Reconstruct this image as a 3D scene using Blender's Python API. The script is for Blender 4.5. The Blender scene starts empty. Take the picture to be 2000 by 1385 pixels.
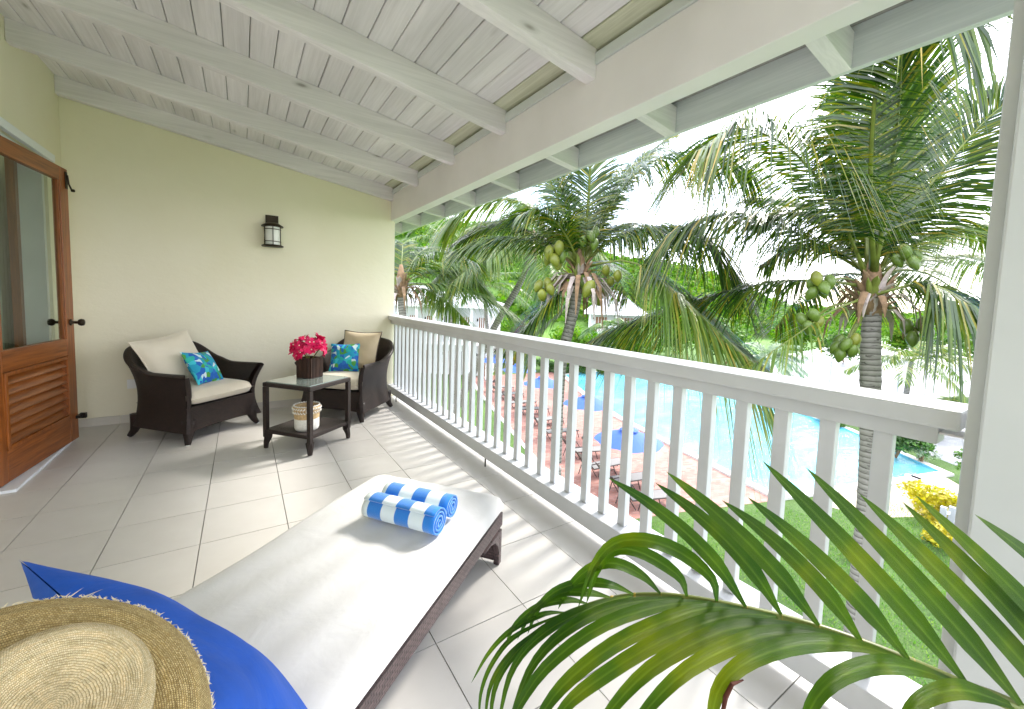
import bpy, math, random
import numpy as np
from mathutils import Vector, Matrix
sc = bpy.context.scene
rnd = random.Random(7)

# ------------------------------------------------------------ camera
F, CX, CY = 804.0, 1000.0, 644.0            # focal length / principal point in pixels of the 2000 px wide photo
PIT, ROL, YAW, CH = .0730, .0323, .5803, 1.32
def _axes():
    cy, sy = math.cos(YAW), math.sin(YAW)
    f = np.array([sy*math.cos(PIT), cy*math.cos(PIT), -math.sin(PIT)]); rt = np.array([cy, -sy, 0.]); up = np.cross(rt, f)
    c, s = math.cos(ROL), math.sin(ROL)
    return c*rt+s*up, -s*rt+c*up, f
RT, UP, FW = _axes(); CP = np.array([0, 0, CH])
cam = bpy.data.cameras.new('camera'); co = bpy.data.objects.new('camera', cam); sc.collection.objects.link(co)
co.matrix_world = Matrix(((RT[0], UP[0], -FW[0], 0), (RT[1], UP[1], -FW[1], 0), (RT[2], UP[2], -FW[2], CH), (0, 0, 0, 1)))
cam.sensor_width = 36; cam.lens = F/2000*36; cam.shift_x = 0; cam.shift_y = -(692.5-CY)/2000
cam.clip_start = .05; cam.clip_end = 2000
sc.camera = co
def ray(u, v): return RT*(u-CX)/F - UP*(v-CY)/F + FW
def at(u, v, d): return Vector(CP + ray(u, v)*d)
def onz(u, v, z):
    d = ray(u, v); return Vector(CP + d*((z-CH)/d[2]))

# ------------------------------------------------------------ light
SUN_EL, SUN_AZ = 43.0, 78.7                  # azimuth of the sun measured from +Y towards +X
w = bpy.data.worlds.new('World'); sc.world = w; w.use_nodes = True
nt = w.node_tree; nt.nodes.clear()
def N(t, k, **kw):
    n = t.nodes.new(k)
    for a, b in kw.items():
        if a.startswith('i_'):
            n.inputs[a[2:].replace('_', ' ')].default_value = b
        else: setattr(n, a, b)
    return n
sky = N(nt, 'ShaderNodeTexSky', sky_type='NISHITA', sun_disc=False, sun_elevation=math.radians(SUN_EL), sun_rotation=math.radians(SUN_AZ))
tc = N(nt, 'ShaderNodeTexCoord'); mp = N(nt, 'ShaderNodeMapping'); mp.inputs['Scale'].default_value = (1, 1, 2.6)
no = N(nt, 'ShaderNodeTexNoise'); no.inputs['Scale'].default_value = 2.2; no.inputs['Detail'].default_value = 7; no.inputs['Roughness'].default_value = .6
cr = N(nt, 'ShaderNodeValToRGB'); cr.color_ramp.elements[0].position = .36; cr.color_ramp.elements[1].position = .56
cr.color_ramp.elements[0].color = (.08, .08, .08, 1); cr.color_ramp.elements[1].color = (1, 1, 1, 1)
mx = N(nt, 'ShaderNodeMix', data_type='RGBA'); mx.inputs['B'].default_value = (9.6, 9.8, 10.6, 1)
bg = N(nt, 'ShaderNodeBackground'); bg.inputs['Strength'].default_value = .15; wo = N(nt, 'ShaderNodeOutputWorld')
L = nt.links.new
L(tc.outputs['Generated'], mp.inputs['Vector']); L(mp.outputs['Vector'], no.inputs['Vector']); L(no.outputs['Fac'], cr.inputs['Fac'])
L(cr.outputs['Color'], mx.inputs['Factor']); L(sky.outputs['Color'], mx.inputs['A']); L(mx.outputs['Result'], bg.inputs['Color']); L(bg.outputs['Background'], wo.inputs['Surface'])
sd = bpy.data.lights.new('sun', 'SUN'); sd.energy = 1.5; sd.angle = math.radians(10); sd.color = (1, .955, .88)
so = bpy.data.objects.new('sun', sd); sc.collection.objects.link(so)
sv = Vector((math.sin(math.radians(SUN_AZ))*math.cos(math.radians(SUN_EL)), math.cos(math.radians(SUN_AZ))*math.cos(math.radians(SUN_EL)), math.sin(math.radians(SUN_EL))))
so.rotation_euler = sv.to_track_quat('Z', 'Y').to_euler(); so.location = sv*30
sc.view_settings.view_transform = 'Standard'; sc.view_settings.look = 'None'; sc.view_settings.gamma = 1
sc.view_settings.use_curve_mapping = False; sc.view_settings.exposure = 1.92
sc.render.engine = 'CYCLES'
sc.cycles.max_bounces = 10; sc.cycles.diffuse_bounces = 6; sc.cycles.transparent_max_bounces = 12

# ------------------------------------------------------------ materials
MATS = {}
def newmat(name):
    m = bpy.data.materials.new(name); m.use_nodes = True; t = m.node_tree
    return m, t, t.nodes['Principled BSDF'], t.nodes['Material Output']
def coords(t, kind, scale=(1, 1, 1), rot=(0, 0, 0)):
    c = N(t, 'ShaderNodeTexCoord'); m = N(t, 'ShaderNodeMapping'); m.inputs['Scale'].default_value = scale; m.inputs['Rotation'].default_value = rot
    t.links.new(c.outputs[kind], m.inputs['Vector']); return m.outputs['Vector']
def noise(t, vec, scale, detail=4, rough=.55, dist=0):
    n = N(t, 'ShaderNodeTexNoise'); n.inputs['Scale'].default_value = scale; n.inputs['Detail'].default_value = detail
    n.inputs['Roughness'].default_value = rough; n.inputs['Distortion'].default_value = dist; t.links.new(vec, n.inputs['Vector']); return n.outputs['Fac']
def ramp(t, fac, stops, interp='LINEAR'):
    r = N(t, 'ShaderNodeValToRGB'); r.color_ramp.interpolation = interp
    e = r.color_ramp.elements
    while len(e) < len(stops): e.new(.5)
    for k, (p, c) in enumerate(stops): e[k].position = p; e[k].color = (*c, 1)
    t.links.new(fac, r.inputs['Fac']); return r.outputs['Color']
def bump(t, bs, h, strength=.3, dist=.01):
    b = N(t, 'ShaderNodeBump'); b.inputs['Strength'].default_value = strength; b.inputs['Distance'].default_value = dist
    t.links.new(h, b.inputs['Height']); t.links.new(b.outputs['Normal'], bs.inputs['Normal']); return b
def mix(t, a, b, fac, mode='MIX'):
    m = N(t, 'ShaderNodeMix', data_type='RGBA', blend_type=mode)
    for k, v in (('A', a), ('B', b), ('Factor', fac)):
        if isinstance(v, (int, float)): m.inputs[k].default_value = v
        elif isinstance(v, tuple): m.inputs[k].default_value = (*v, 1)
        else: t.links.new(v, m.inputs[k])
    return m.outputs['Result']
def simple(name, col, rough=.5, var=.12, scale=6, bmp=.0, bscale=40, metal=0, spec=.5, kind='Object', bdist=.004, stretch=(1, 1, 1)):
    m, t, b, o = newmat(name)
    v = coords(t, kind, stretch); f = noise(t, v, scale, 5)
    lo = tuple(c*(1-var) for c in col); hi = tuple(min(1, c*(1+var)) for c in col)
    t.links.new(ramp(t, f, [(.3, lo), (.7, hi)]), b.inputs['Base Color'])
    b.inputs['Roughness'].default_value = rough; b.inputs['Metallic'].default_value = metal; b.inputs['Specular IOR Level'].default_value = spec
    if bmp: bump(t, b, noise(t, v, bscale, 4), bmp, bdist)
    MATS[name] = m; return m
def wood(name, c1, c2, rough=.4, axis=(30, 1.2, 30), var_obj=.2, bmp=.15, kind='Object'):
    m, t, b, o = newmat(name)
    v = coords(t, kind, axis); f = noise(t, v, 2.2, 6, .62, .6); f2 = noise(t, coords(t, kind, tuple(a*.12+.3 for a in axis)), 1.3, 3)
    c = ramp(t, f, [(.30, c1), (.68, c2)])
    oi = N(t, 'ShaderNodeObjectInfo'); mr = N(t, 'ShaderNodeMapRange'); t.links.new(oi.outputs['Random'], mr.inputs['Value'])
    mr.inputs['To Min'].default_value = 1-var_obj; mr.inputs['To Max'].default_value = 1
    c = mix(t, c, ramp(t, f2, [(.35, tuple([.78]*3)), (.65, (1, 1, 1))]), .8, 'MULTIPLY')
    vm = N(t, 'ShaderNodeVectorMath', operation='SCALE'); t.links.new(c, vm.inputs[0]); t.links.new(mr.outputs['Result'], vm.inputs['Scale'])
    t.links.new(vm.outputs['Vector'], b.inputs['Base Color']); b.inputs['Roughness'].default_value = rough
    if name in ('whitewash_plank', 'whitewash_rafter'):
        vk = N(t, 'ShaderNodeTexVoronoi'); vk.inputs['Scale'].default_value = 1.0; t.links.new(coords(t, kind, (5, 1.7, 5) if axis[0] > 5 else (1.7, 5, 5)), vk.inputs['Vector'])
        kc = mix(t, vm.outputs['Vector'], ramp(t, vk.outputs['Distance'], [(.035, (.32, .30, .28)), (.075, (.80, .80, .79)), (.13, (1, 1, 1))]), .8, 'MULTIPLY'); t.links.new(kc, b.inputs['Base Color'])
    bump(t, b, f, bmp, .003); MATS[name] = m; return m
def leafmat(name, stops, rough=.38, trans=.3, spec=.5, per='island'):
    m, t, b, o = newmat(name)
    g = N(t, 'ShaderNodeNewGeometry')
    c = ramp(t, g.outputs['Random Per Island'], stops)
    f = noise(t, coords(t, 'Object'), 3.0, 3); c = mix(t, c, ramp(t, f, [(.3, (.7, .72, .7)), (.7, (1.15, 1.12, 1.0))]), .8, 'MULTIPLY')
    t.links.new(c, b.inputs['Base Color']); b.inputs['Roughness'].default_value = rough; b.inputs['Specular IOR Level'].default_value = spec
    tr = N(t, 'ShaderNodeBsdfTranslucent'); ms = N(t, 'ShaderNodeMixShader'); ms.inputs['Fac'].default_value = trans
    t.links.new(mix(t, c, (1.0, 1.25, .45), 1.0, 'MULTIPLY'), tr.inputs['Color'])
    t.links.new(b.outputs['BSDF'], ms.inputs[1]); t.links.new(tr.outputs['BSDF'], ms.inputs[2]); t.links.new(ms.outputs['Shader'], o.inputs['Surface'])
    MATS[name] = m; return m
def weave(name, c1, c2, rough=.45, sc_=60, row=.5, bmp=.8, spec=.5):
    m, t, b, o = newmat(name)
    v = coords(t, 'UV')
    br = N(t, 'ShaderNodeTexBrick'); t.links.new(v, br.inputs['Vector']); br.inputs['Scale'].default_value = sc_
    br.inputs['Mortar Size'].default_value = .09; br.inputs['Mortar Smooth'].default_value = .8; br.inputs['Brick Width'].default_value = 1.0; br.inputs['Row Height'].default_value = row
    br.inputs['Color1'].default_value = (*c1, 1); br.inputs['Color2'].default_value = (*c2, 1); br.inputs['Mortar'].default_value = (*tuple(c*.18 for c in c1), 1)
    t.links.new(br.outputs['Color'], b.inputs['Base Color']); b.inputs['Roughness'].default_value = rough; b.inputs['Specular IOR Level'].default_value = spec
    inv = N(t, 'ShaderNodeMath', operation='SUBTRACT'); inv.inputs[0].default_value = 1; t.links.new(br.outputs['Fac'], inv.inputs[1])
    bump(t, b, inv.outputs['Value'], bmp, .004); MATS[name] = m; return m

# plaster
m, t, b, o = newmat('plaster'); v = coords(t, 'Object')
c = ramp(t, noise(t, v, .9, 5, .6), [(.3, (.79, .735, .55)), (.7, (.84, .79, .625))]); t.links.new(c, b.inputs['Base Color']); b.inputs['Roughness'].default_value = .75
bump(t, b, noise(t, coords(t, 'Object', (1, 1, 1.6)), 11, 7, .68), .30, .012); MATS['plaster'] = m
simple('white_paint', (.66, .685, .70), .42, .035, 3, .08, 30)
simple('railing_paint', (.60, .61, .625), .36, .06, 4, .1, 45)
simple('beam_paint', (.84, .80, .82), .45, .05, 2, .1, 30)
simple('trim_paint', (.80, .82, .85), .4, .04, 3)
# white-washed ceiling timber: boards run along Y, rafters along X
wood('whitewash_plank', (.79, .745, .79), (.92, .875, .93), .6, (24, .9, 24), .08, .25)
wood('bounce_tint_plank', (.50, .50, .36), (.70, .70, .56), .6, (24, .9, 24), .02, .25)  # green bounce light painted into the boards beside the beam
wood('whitewash_rafter', (.80, .75, .80), (.93, .875, .93), .6, (1.0, 24, 24), .06, .2)
wood('whitewash_fascia', (.62, .65, .67), (.78, .80, .82), .6, (24, .8, 24), .04, .2)
wood('door_wood', (.15, .036, .006), (.42, .13, .024), .32, (26, 26, 1.3), .18, .15)
wood('door_wood_rail', (.15, .036, .006), (.42, .13, .024), .32, (26, 1.3, 26), .18, .15)
wood('dark_vase_wood', (.02, .010, .008), (.09, .045, .03), .5, (18, 18, 2), .0, .6)
# tiles
m, t, b, o = newmat('floor_tile'); v = coords(t, 'Object')
oi = N(t, 'ShaderNodeObjectInfo'); f = noise(t, v, 3.5, 5, .6)
c = ramp(t, f, [(.3, (.56, .535, .505)), (.7, (.61, .59, .56))])
mr = N(t, 'ShaderNodeMapRange'); t.links.new(oi.outputs['Random'], mr.inputs['Value']); mr.inputs['To Min'].default_value = .965; mr.inputs['To Max'].default_value = 1.02
vm = N(t, 'ShaderNodeVectorMath', operation='SCALE'); t.links.new(c, vm.inputs[0]); t.links.new(mr.outputs['Result'], vm.inputs['Scale'])
t.links.new(vm.outputs['Vector'], b.inputs['Base Color'])
rr = N(t, 'ShaderNodeMapRange'); t.links.new(noise(t, v, 9, 3), rr.inputs['Value']); rr.inputs['To Min'].default_value = .22; rr.inputs['To Max'].default_value = .42
t.links.new(rr.outputs['Result'], b.inputs['Roughness']); MATS['floor_tile'] = m
simple('baseboard_tile', (.60, .56, .49), .35, .05, 4)
simple('grout', (.30, .285, .27), .9, .2, 20)
weave('wicker', (.036, .017, .012), (.016, .008, .006), .5, 34, .42, 1.0)
weave('wicker_lounger', (.115, .075, .075), (.06, .038, .04), .42, 42, .6, 1.0)
def cloth(name, col, rough=.85, wr=.5, weave_s=900, var=.04, sheen=.3):
    m, t, b, o = newmat(name); v = coords(t, 'Object')
    t.links.new(ramp(t, noise(t, v, 5, 5), [(.3, tuple(c*(1-var) for c in col)), (.7, tuple(min(1, c*(1+var)) for c in col))]), b.inputs['Base Color'])
    b.inputs['Roughness'].default_value = rough; b.inputs['Sheen Weight'].default_value = sheen
    b1 = bump(t, b, noise(t, v, 9, 4, .5, .4), wr, .012)
    b2 = N(t, 'ShaderNodeBump'); b2.inputs['Strength'].default_value = .25; b2.inputs['Distance'].default_value = .001
    t.links.new(noise(t, v, weave_s, 2), b2.inputs['Height']); t.links.new(b1.outputs['Normal'], b2.inputs['Normal']); t.links.new(b2.outputs['Normal'], b.inputs['Normal'])
    MATS[name] = m; return m
cloth('cream_cloth', (.70, .63, .50), .8, .5)
cloth('gold_cloth', (.60, .48, .31), .6, .6)
cloth('mattress_cloth', (.63, .62, .605), .85, .35)
cloth('blue_cloth', (.003, .095, .56), .7, .8, var=.2, sheen=.0)
m, t, b, o = newmat('floral_cloth'); v = coords(t, 'Object')
f = N(t, 'ShaderNodeTexNoise'); f.inputs['Scale'].default_value = 7; t.links.new(v, f.inputs['Vector'])
va = N(t, 'ShaderNodeVectorMath', operation='MULTIPLY_ADD'); t.links.new(f.outputs['Color'], va.inputs[0]); va.inputs[1].default_value = (.10, .10, .10); t.links.new(v, va.inputs[2])
vo = N(t, 'ShaderNodeTexVoronoi'); vo.inputs['Scale'].default_value = 27; t.links.new(va.outputs['Vector'], vo.inputs['Vector'])
sp = N(t, 'ShaderNodeSeparateColor'); t.links.new(vo.outputs['Color'], sp.inputs['Color'])
c = ramp(t, sp.outputs['Red'], [(0, (.01, .12, .50)), (.2, (.01, .33, .52)), (.40, (.04, .52, .62)), (.52, (.62, .78, .80)), (.66, (.07, .33, .05)), (.76, (.02, .16, .55)), (.9, (.02, .45, .36))], 'CONSTANT')
t.links.new(c, b.inputs['Base Color']); b.inputs['Roughness'].default_value = .75; bump(t, b, noise(t, v, 9, 4), .4, .01); MATS['floral_cloth'] = m
# striped towel (stripes along local X)
m, t, b, o = newmat('striped_towel'); v = coords(t, 'Object'); sx = N(t, 'ShaderNodeSeparateXYZ'); t.links.new(v, sx.inputs['Vector'])
mm = N(t, 'ShaderNodeMath', operation='MULTIPLY'); t.links.new(sx.outputs['X'], mm.inputs[0]); mm.inputs[1].default_value = 1/.136
ma = N(t, 'ShaderNodeMath', operation='ADD'); t.links.new(mm.outputs[0], ma.inputs[0]); ma.inputs[1].default_value = 10.07
mf = N(t, 'ShaderNodeMath', operation='FRACT'); t.links.new(ma.outputs[0], mf.inputs[0])
c = ramp(t, mf.outputs[0], [(0, (.012, .19, .62)), (.485, (.012, .19, .62)), (.50, (.72, .80, .82)), (.985, (.72, .80, .82)), (1.0, (.012, .19, .62))])
t.links.new(c, b.inputs['Base Color']); b.inputs['Roughness'].default_value = .95; b.inputs['Sheen Weight'].default_value = .5
bump(t, b, noise(t, v, 260, 3), .6, .003); MATS['striped_towel'] = m
# straw
m, t, b, o = newmat('straw'); v = coords(t, 'UV')
nz = N(t, 'ShaderNodeTexNoise'); nz.inputs['Scale'].default_value = 14; nz.inputs['Detail'].default_value = 4; t.links.new(v, nz.inputs['Vector'])
va = N(t, 'ShaderNodeVectorMath', operation='MULTIPLY_ADD'); t.links.new(nz.outputs['Color'], va.inputs[0]); va.inputs[1].default_value = (.02, .02, .0); t.links.new(v, va.inputs[2])
br = N(t, 'ShaderNodeTexBrick'); t.links.new(va.outputs['Vector'], br.inputs['Vector']); br.inputs['Scale'].default_value = 26; br.inputs['Brick Width'].default_value = .62; br.inputs['Row Height'].default_value = .52
br.inputs['Mortar Size'].default_value = .10; br.inputs['Mortar Smooth'].default_value = 1.0
br.inputs['Color1'].default_value = (.70, .54, .25, 1); br.inputs['Color2'].default_value = (.46, .32, .11, 1); br.inputs['Mortar'].default_value = (.30, .18, .06, 1)
c = mix(t, br.outputs['Color'], ramp(t, noise(t, coords(t, 'UV', (1.2, 9, 1)), 1.6, 6, .7), [(.32, (.62, .58, .48)), (.5, (1, 1, 1)), (.7, (1.25, 1.2, 1.1))]), .9, 'MULTIPLY')
t.links.new(c, b.inputs['Base Color']); b.inputs['Roughness'].default_value = .65
iv = N(t, 'ShaderNodeMath', operation='SUBTRACT'); iv.inputs[0].default_value = 1; t.links.new(br.outputs['Fac'], iv.inputs[1]); bump(t, b, iv.outputs[0], .8, .003); MATS['straw'] = m
# straw
m, t, b, o = newmat('straw_pale'); v = coords(t, 'UV')
nz = N(t, 'ShaderNodeTexNoise'); nz.inputs['Scale'].default_value = 14; nz.inputs['Detail'].default_value = 4; t.links.new(v, nz.inputs['Vector'])
va = N(t, 'ShaderNodeVectorMath', operation='MULTIPLY_ADD'); t.links.new(nz.outputs['Color'], va.inputs[0]); va.inputs[1].default_value = (.02, .02, .0); t.links.new(v, va.inputs[2])
br = N(t, 'ShaderNodeTexBrick'); t.links.new(va.outputs['Vector'], br.inputs['Vector']); br.inputs['Scale'].default_value = 26; br.inputs['Brick Width'].default_value = .62; br.inputs['Row Height'].default_value = .52
br.inputs['Mortar Size'].default_value = .10; br.inputs['Mortar Smooth'].default_value = 1.0
br.inputs['Color1'].default_value = (.88, .74, .47, 1); br.inputs['Color2'].default_value = (.72, .55, .29, 1); br.inputs['Mortar'].default_value = (.50, .35, .16, 1)
c = mix(t, br.outputs['Color'], ramp(t, noise(t, coords(t, 'UV', (1.2, 9, 1)), 1.6, 6, .7), [(.32, (.62, .58, .48)), (.5, (1, 1, 1)), (.7, (1.25, 1.2, 1.1))]), .9, 'MULTIPLY')
t.links.new(c, b.inputs['Base Color']); b.inputs['Roughness'].default_value = .65
iv = N(t, 'ShaderNodeMath', operation='SUBTRACT'); iv.inputs[0].default_value = 1; t.links.new(br.outputs['Fac'], iv.inputs[1]); bump(t, b, iv.outputs[0], .8, .003); MATS['straw_pale'] = m
simple('straw_fray', (.76, .66, .44), .8, .15, 20)
simple('basket_white', (.78, .76, .70), .8, .1, 60, .8, 70)
simple('basket_tan', (.52, .36, .18), .8, .25, 60, .8, 70)
simple('black_metal', (.02, .017, .012), .4, .2, 10, metal=.6)
simple('bronze', (.035, .025, .015), .42, .3, 14, .2, 30, metal=.7)
simple('lamp_glass', (.80, .80, .76), .35, .04, 4)
simple('plastic_white', (.8, .8, .76), .4, .02)
def glassm(name, col, rough=.0, alpha=.12):
    m, t, b, o = newmat(name)
    gl = N(t, 'ShaderNodeBsdfGlossy'); gl.inputs['Roughness'].default_value = rough; tr = N(t, 'ShaderNodeBsdfTransparent'); tr.inputs['Color'].default_value = (*col, 1)
    lw = N(t, 'ShaderNodeFresnel'); lw.inputs['IOR'].default_value = 1.5; ms = N(t, 'ShaderNodeMixShader')
    g_ = N(t, 'ShaderNodeNewGeometry'); mm_ = N(t, 'ShaderNodeMath', operation='SUBTRACT', use_clamp=True); t.links.new(lw.outputs['Fac'], mm_.inputs[0]); t.links.new(g_.outputs['Backfacing'], mm_.inputs[1]); t.links.new(mm_.outputs[0], ms.inputs['Fac']); t.links.new(tr.outputs['BSDF'], ms.inputs[1]); t.links.new(gl.outputs['BSDF'], ms.inputs[2]); t.links.new(ms.outputs['Shader'], o.inputs['Surface'])
    MATS[name] = m
glassm('door_glass', (.86, .92, .86)); 
m, t, b, o = newmat('table_glass'); b.inputs['Base Color'].default_value = (.30, .36, .33, 1); b.inputs['Roughness'].default_value = .06; b.inputs['Coat Weight'].default_value = 1.0; b.inputs['Specular IOR Level'].default_value = .8; MATS['table_glass'] = m
simple('flower_pink', (.72, .008, .11), .5, .35, 30)
simple('flower_heart', (.85, .70, .55), .5, .1)
# outdoors
m, t, b, o = newmat('grass'); v = coords(t, 'Object')
c1 = ramp(t, noise(t, v, .35, 4, .6), [(.3, (.055, .125, .018)), (.7, (.105, .20, .032))]); c2 = ramp(t, noise(t, v, 14, 6, .75), [(.32, (.55, .6, .5)), (.7, (1.35, 1.3, 1.25))])
t.links.new(mix(t, c1, c2, 1.0, 'MULTIPLY'), b.inputs['Base Color']); b.inputs['Roughness'].default_value = .9; bump(t, b, noise(t, v, 22, 6, .8), 1, .08); MATS['grass'] = m
leafmat('grass_blade', [(0, (.06, .18, .015)), (.6, (.13, .32, .03)), (1, (.28, .40, .07))], .6, .3)
m, t, b, o = newmat('sea_water'); v = coords(t, 'Object', (1, 2.2, 1), (0, 0, .6))
t.links.new(ramp(t, noise(t, v, .8, 7, .75), [(.3, (.17, .175, .20)), (.55, (.23, .235, .26)), (.75, (.30, .30, .31))]), b.inputs['Base Color']); b.inputs['Roughness'].default_value = .3
bump(t, b, noise(t, v, 1.6, 8, .75), 1, .12); MATS['sea_water'] = m
simple('beige_ground', (.46, .38, .29), .9, .15, 2, .5, 18)
simple('coping_stone', (.50, .49, .47), .7, .08, 3, .2, 20)
simple('kerb_stone', (.62, .58, .54), .8, .12, 3, .2, 20)
m, t, b, o = newmat('brick_paving'); v = coords(t, 'Object', rot=(0, 0, .32)); br = N(t, 'ShaderNodeTexBrick'); t.links.new(v, br.inputs['Vector']); br.inputs['Scale'].default_value = 1.0
br.inputs['Brick Width'].default_value = .24; br.inputs['Row Height'].default_value = .12; br.inputs['Mortar Size'].default_value = .009
br.inputs['Color1'].default_value = (.30, .12, .085, 1); br.inputs['Color2'].default_value = (.42, .21, .165, 1); br.inputs['Mortar'].default_value = (.24, .17, .145, 1)
c2 = ramp(t, noise(t, v, 1.1, 5, .65), [(.3, (.8, .8, .82)), (.7, (1.1, 1.08, 1.1))]); t.links.new(mix(t, br.outputs['Color'], c2, 1.0, 'MULTIPLY'), b.inputs['Base Color'])
b.inputs['Roughness'].default_value = .8; inv = N(t, 'ShaderNodeMath', operation='SUBTRACT'); inv.inputs[0].default_value = 1; t.links.new(br.outputs['Fac'], inv.inputs[1]); bump(t, b, inv.outputs[0], .6, .01); MATS['brick_paving'] = m
m, t, b, o = newmat('pool_water'); v = coords(t, 'Object', (1, 1.6, 1), (0, 0, .5))
t.links.new(ramp(t, noise(t, v, .16, 4, .55, .8), [(.32, (.055, .30, .42)), (.52, (.11, .41, .52)), (.7, (.20, .50, .60))]), b.inputs['Base Color'])
b.inputs['Roughness'].default_value = .04; b.inputs['IOR'].default_value = 1.33; b.inputs['Specular IOR Level'].default_value = .35
bump(t, b, noise(t, v, 2.2, 6, .65, .8), .6, .10); MATS['pool_water'] = m
simple('pool_tile', (.16, .48, .62), .3, .15, 6)
m, t, b, o = newmat('palm_bark'); v = coords(t, 'UV'); f = noise(t, coords(t, 'UV', (2.5, 9, 1)), 1.5, 6, .7, .5)
br = N(t, 'ShaderNodeTexWave', wave_type='BANDS', bands_direction='Y', wave_profile='SAW'); t.links.new(v, br.inputs['Vector']); br.inputs['Scale'].default_value = 3.2; br.inputs['Distortion'].default_value = 2.2; br.inputs['Detail'].default_value = 4; br.inputs['Detail Scale'].default_value = 1.2
c = ramp(t, br.outputs['Fac'], [(.0, (.035, .028, .025)), (.14, (.22, .20, .19)), (.80, (.36, .33, .32)), (1, (.16, .14, .13))])
t.links.new(mix(t, c, ramp(t, f, [(.36, (.22, .20, .19)), (.44, (.95, .95, .95)), (.7, (1.15, 1.13, 1.12))]), .9, 'MULTIPLY'), b.inputs['Base Color']); b.inputs['Roughness'].default_value = .9
ad = N(t, 'ShaderNodeMath', operation='ADD'); t.links.new(f, ad.inputs[0]); t.links.new(br.outputs['Fac'], ad.inputs[1]); bump(t, b, ad.outputs[0], .9, .03); MATS['palm_bark'] = m
GREEN = [(0, (.010, .040, .006)), (.40, (.034, .085, .006)), (.70, (.10, .155, .008)), (.90, (.21, .20, .012)), (1, (.34, .23, .03))]
leafmat('palm_leaf', GREEN, .27, .32, .7)
leafmat('palm_leaf_light', [(0, (.06, .125, .02)), (.5, (.12, .20, .022)), (.8, (.22, .26, .035)), (1, (.40, .30, .06))], .32, .35, .6)
leafmat('palm_leaf_far', [(0, (.05, .12, .03)), (.5, (.095, .18, .035)), (.9, (.18, .24, .04)), (1, (.34, .28, .06))], .4, .35, .5)
leafmat('silver_leaf', [(0, (.14, .22, .15)), (.6, (.26, .34, .24)), (1, (.40, .44, .30))], .45, .25)
leafmat('bush_leaf', [(0, (.02, .07, .012)), (.6, (.05, .14, .02)), (1, (.10, .22, .035))], .4, .25)
leafmat('bush_leaf_bright', [(0, (.04, .12, .012)), (.6, (.085, .20, .02)), (1, (.16, .27, .035))], .45, .35)
leafmat('yellow_leaf', [(0, (.30, .24, .006)), (.6, (.55, .42, .006)), (1, (.36, .36, .02))], .45, .35)
leafmat('hill_leaf', [(0, (.04, .12, .006)), (.5, (.08, .19, .008)), (.85, (.14, .25, .012)), (1, (.20, .26, .03))], .7, .45, .2)
simple('hill_soil', (.10, .20, .03), .95, .3, .2)
simple('petiole', (.14, .17, .03), .4, .25, 6)
simple('husk', (.21, .13, .07), .85, .35, 9, .8, 25)
simple('dead_leaf', (.36, .30, .27), .8, .25, 8, .6, 20)
simple('coconut_green', (.095, .15, .02), .38, .22, 5)
simple('coconut_yellow', (.16, .18, .02), .38, .2, 5)
simple('umbrella_blue', (.03, .10, .42), .75, .06, 3)
simple('umbrella_pole', (.22, .10, .04), .5, .2, 10)
simple('lounger_dark', (.035, .02, .016), .5, .2, 10)
simple('lounger_sling', (.20, .19, .18), .8, .05, 10)
simple('house_wall', (.60, .61, .62), .8, .05, 1.5)
simple('house_roof', (.50, .51, .55), .7, .08, 2)
simple('house_trim', (.84, .85, .87), .6, .02, 2)
simple('dark_opening', (.05, .035, .03), .6, .2, 3)
wood('house_door', (.16, .07, .03), (.34, .17, .09), .5, (8, 8, 1), .1, .1)
simple('room_wall', (.13, .16, .12), .8, .1, 1)
simple('curtain', (.20, .20, .13), .9, .15, 4, .4, 12)
simple('post_paint', (.34, .36, .40), .7, .08, 8)
simple('clay', (.35, .16, .09), .8, .15, 6)
simple('collar', (.42, .30, .03), .45, .2, 20)
simple('brown_tip', (.10, .02, .01), .6, .2, 20)
simple('lilac_flower', (.55, .25, .5), .6, .3, 20)
m, t, b, o = newmat('areca_leaf'); g = N(t, 'ShaderNodeObjectInfo'); v = coords(t, 'UV', (30, .35, 1)); f = noise(t, v, 2.6, 3)
f2 = noise(t, coords(t, 'Object'), 5, 3)
c = mix(t, ramp(t, f2, [(.34, (.024, .088, .0005)), (.52, (.070, .150, .0005)), (.68, (.20, .25, .001))]), ramp(t, f, [(.3, (.62, .66, .55)), (.7, (1.22, 1.18, 1))]), .8, 'MULTIPLY')
sx = N(t, 'ShaderNodeSeparateXYZ'); t.links.new(coords(t, 'UV'), sx.inputs['Vector']); c = mix(t, c, ramp(t, sx.outputs['X'], [(.40, (0, 0, 0)), (.485, (.20, .26, .05)), (.515, (.20, .26, .05)), (.60, (0, 0, 0))]), .22, 'ADD')
t.links.new(c, b.inputs['Base Color']); b.inputs['Roughness'].default_value = .33; b.inputs['Specular IOR Level'].default_value = .28; bump(t, b, f, .6, .003)
tr = N(t, 'ShaderNodeBsdfTranslucent'); ms = N(t, 'ShaderNodeMixShader'); ms.inputs['Fac'].default_value = .25; t.links.new(mix(t, c, (1.2, 1.5, .5), 1.0, 'MULTIPLY'), tr.inputs['Color'])
t.links.new(b.outputs['BSDF'], ms.inputs[1]); t.links.new(tr.outputs['BSDF'], ms.inputs[2]); t.links.new(ms.outputs['Shader'], o.inputs['Surface']); MATS['areca_leaf'] = m

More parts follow.
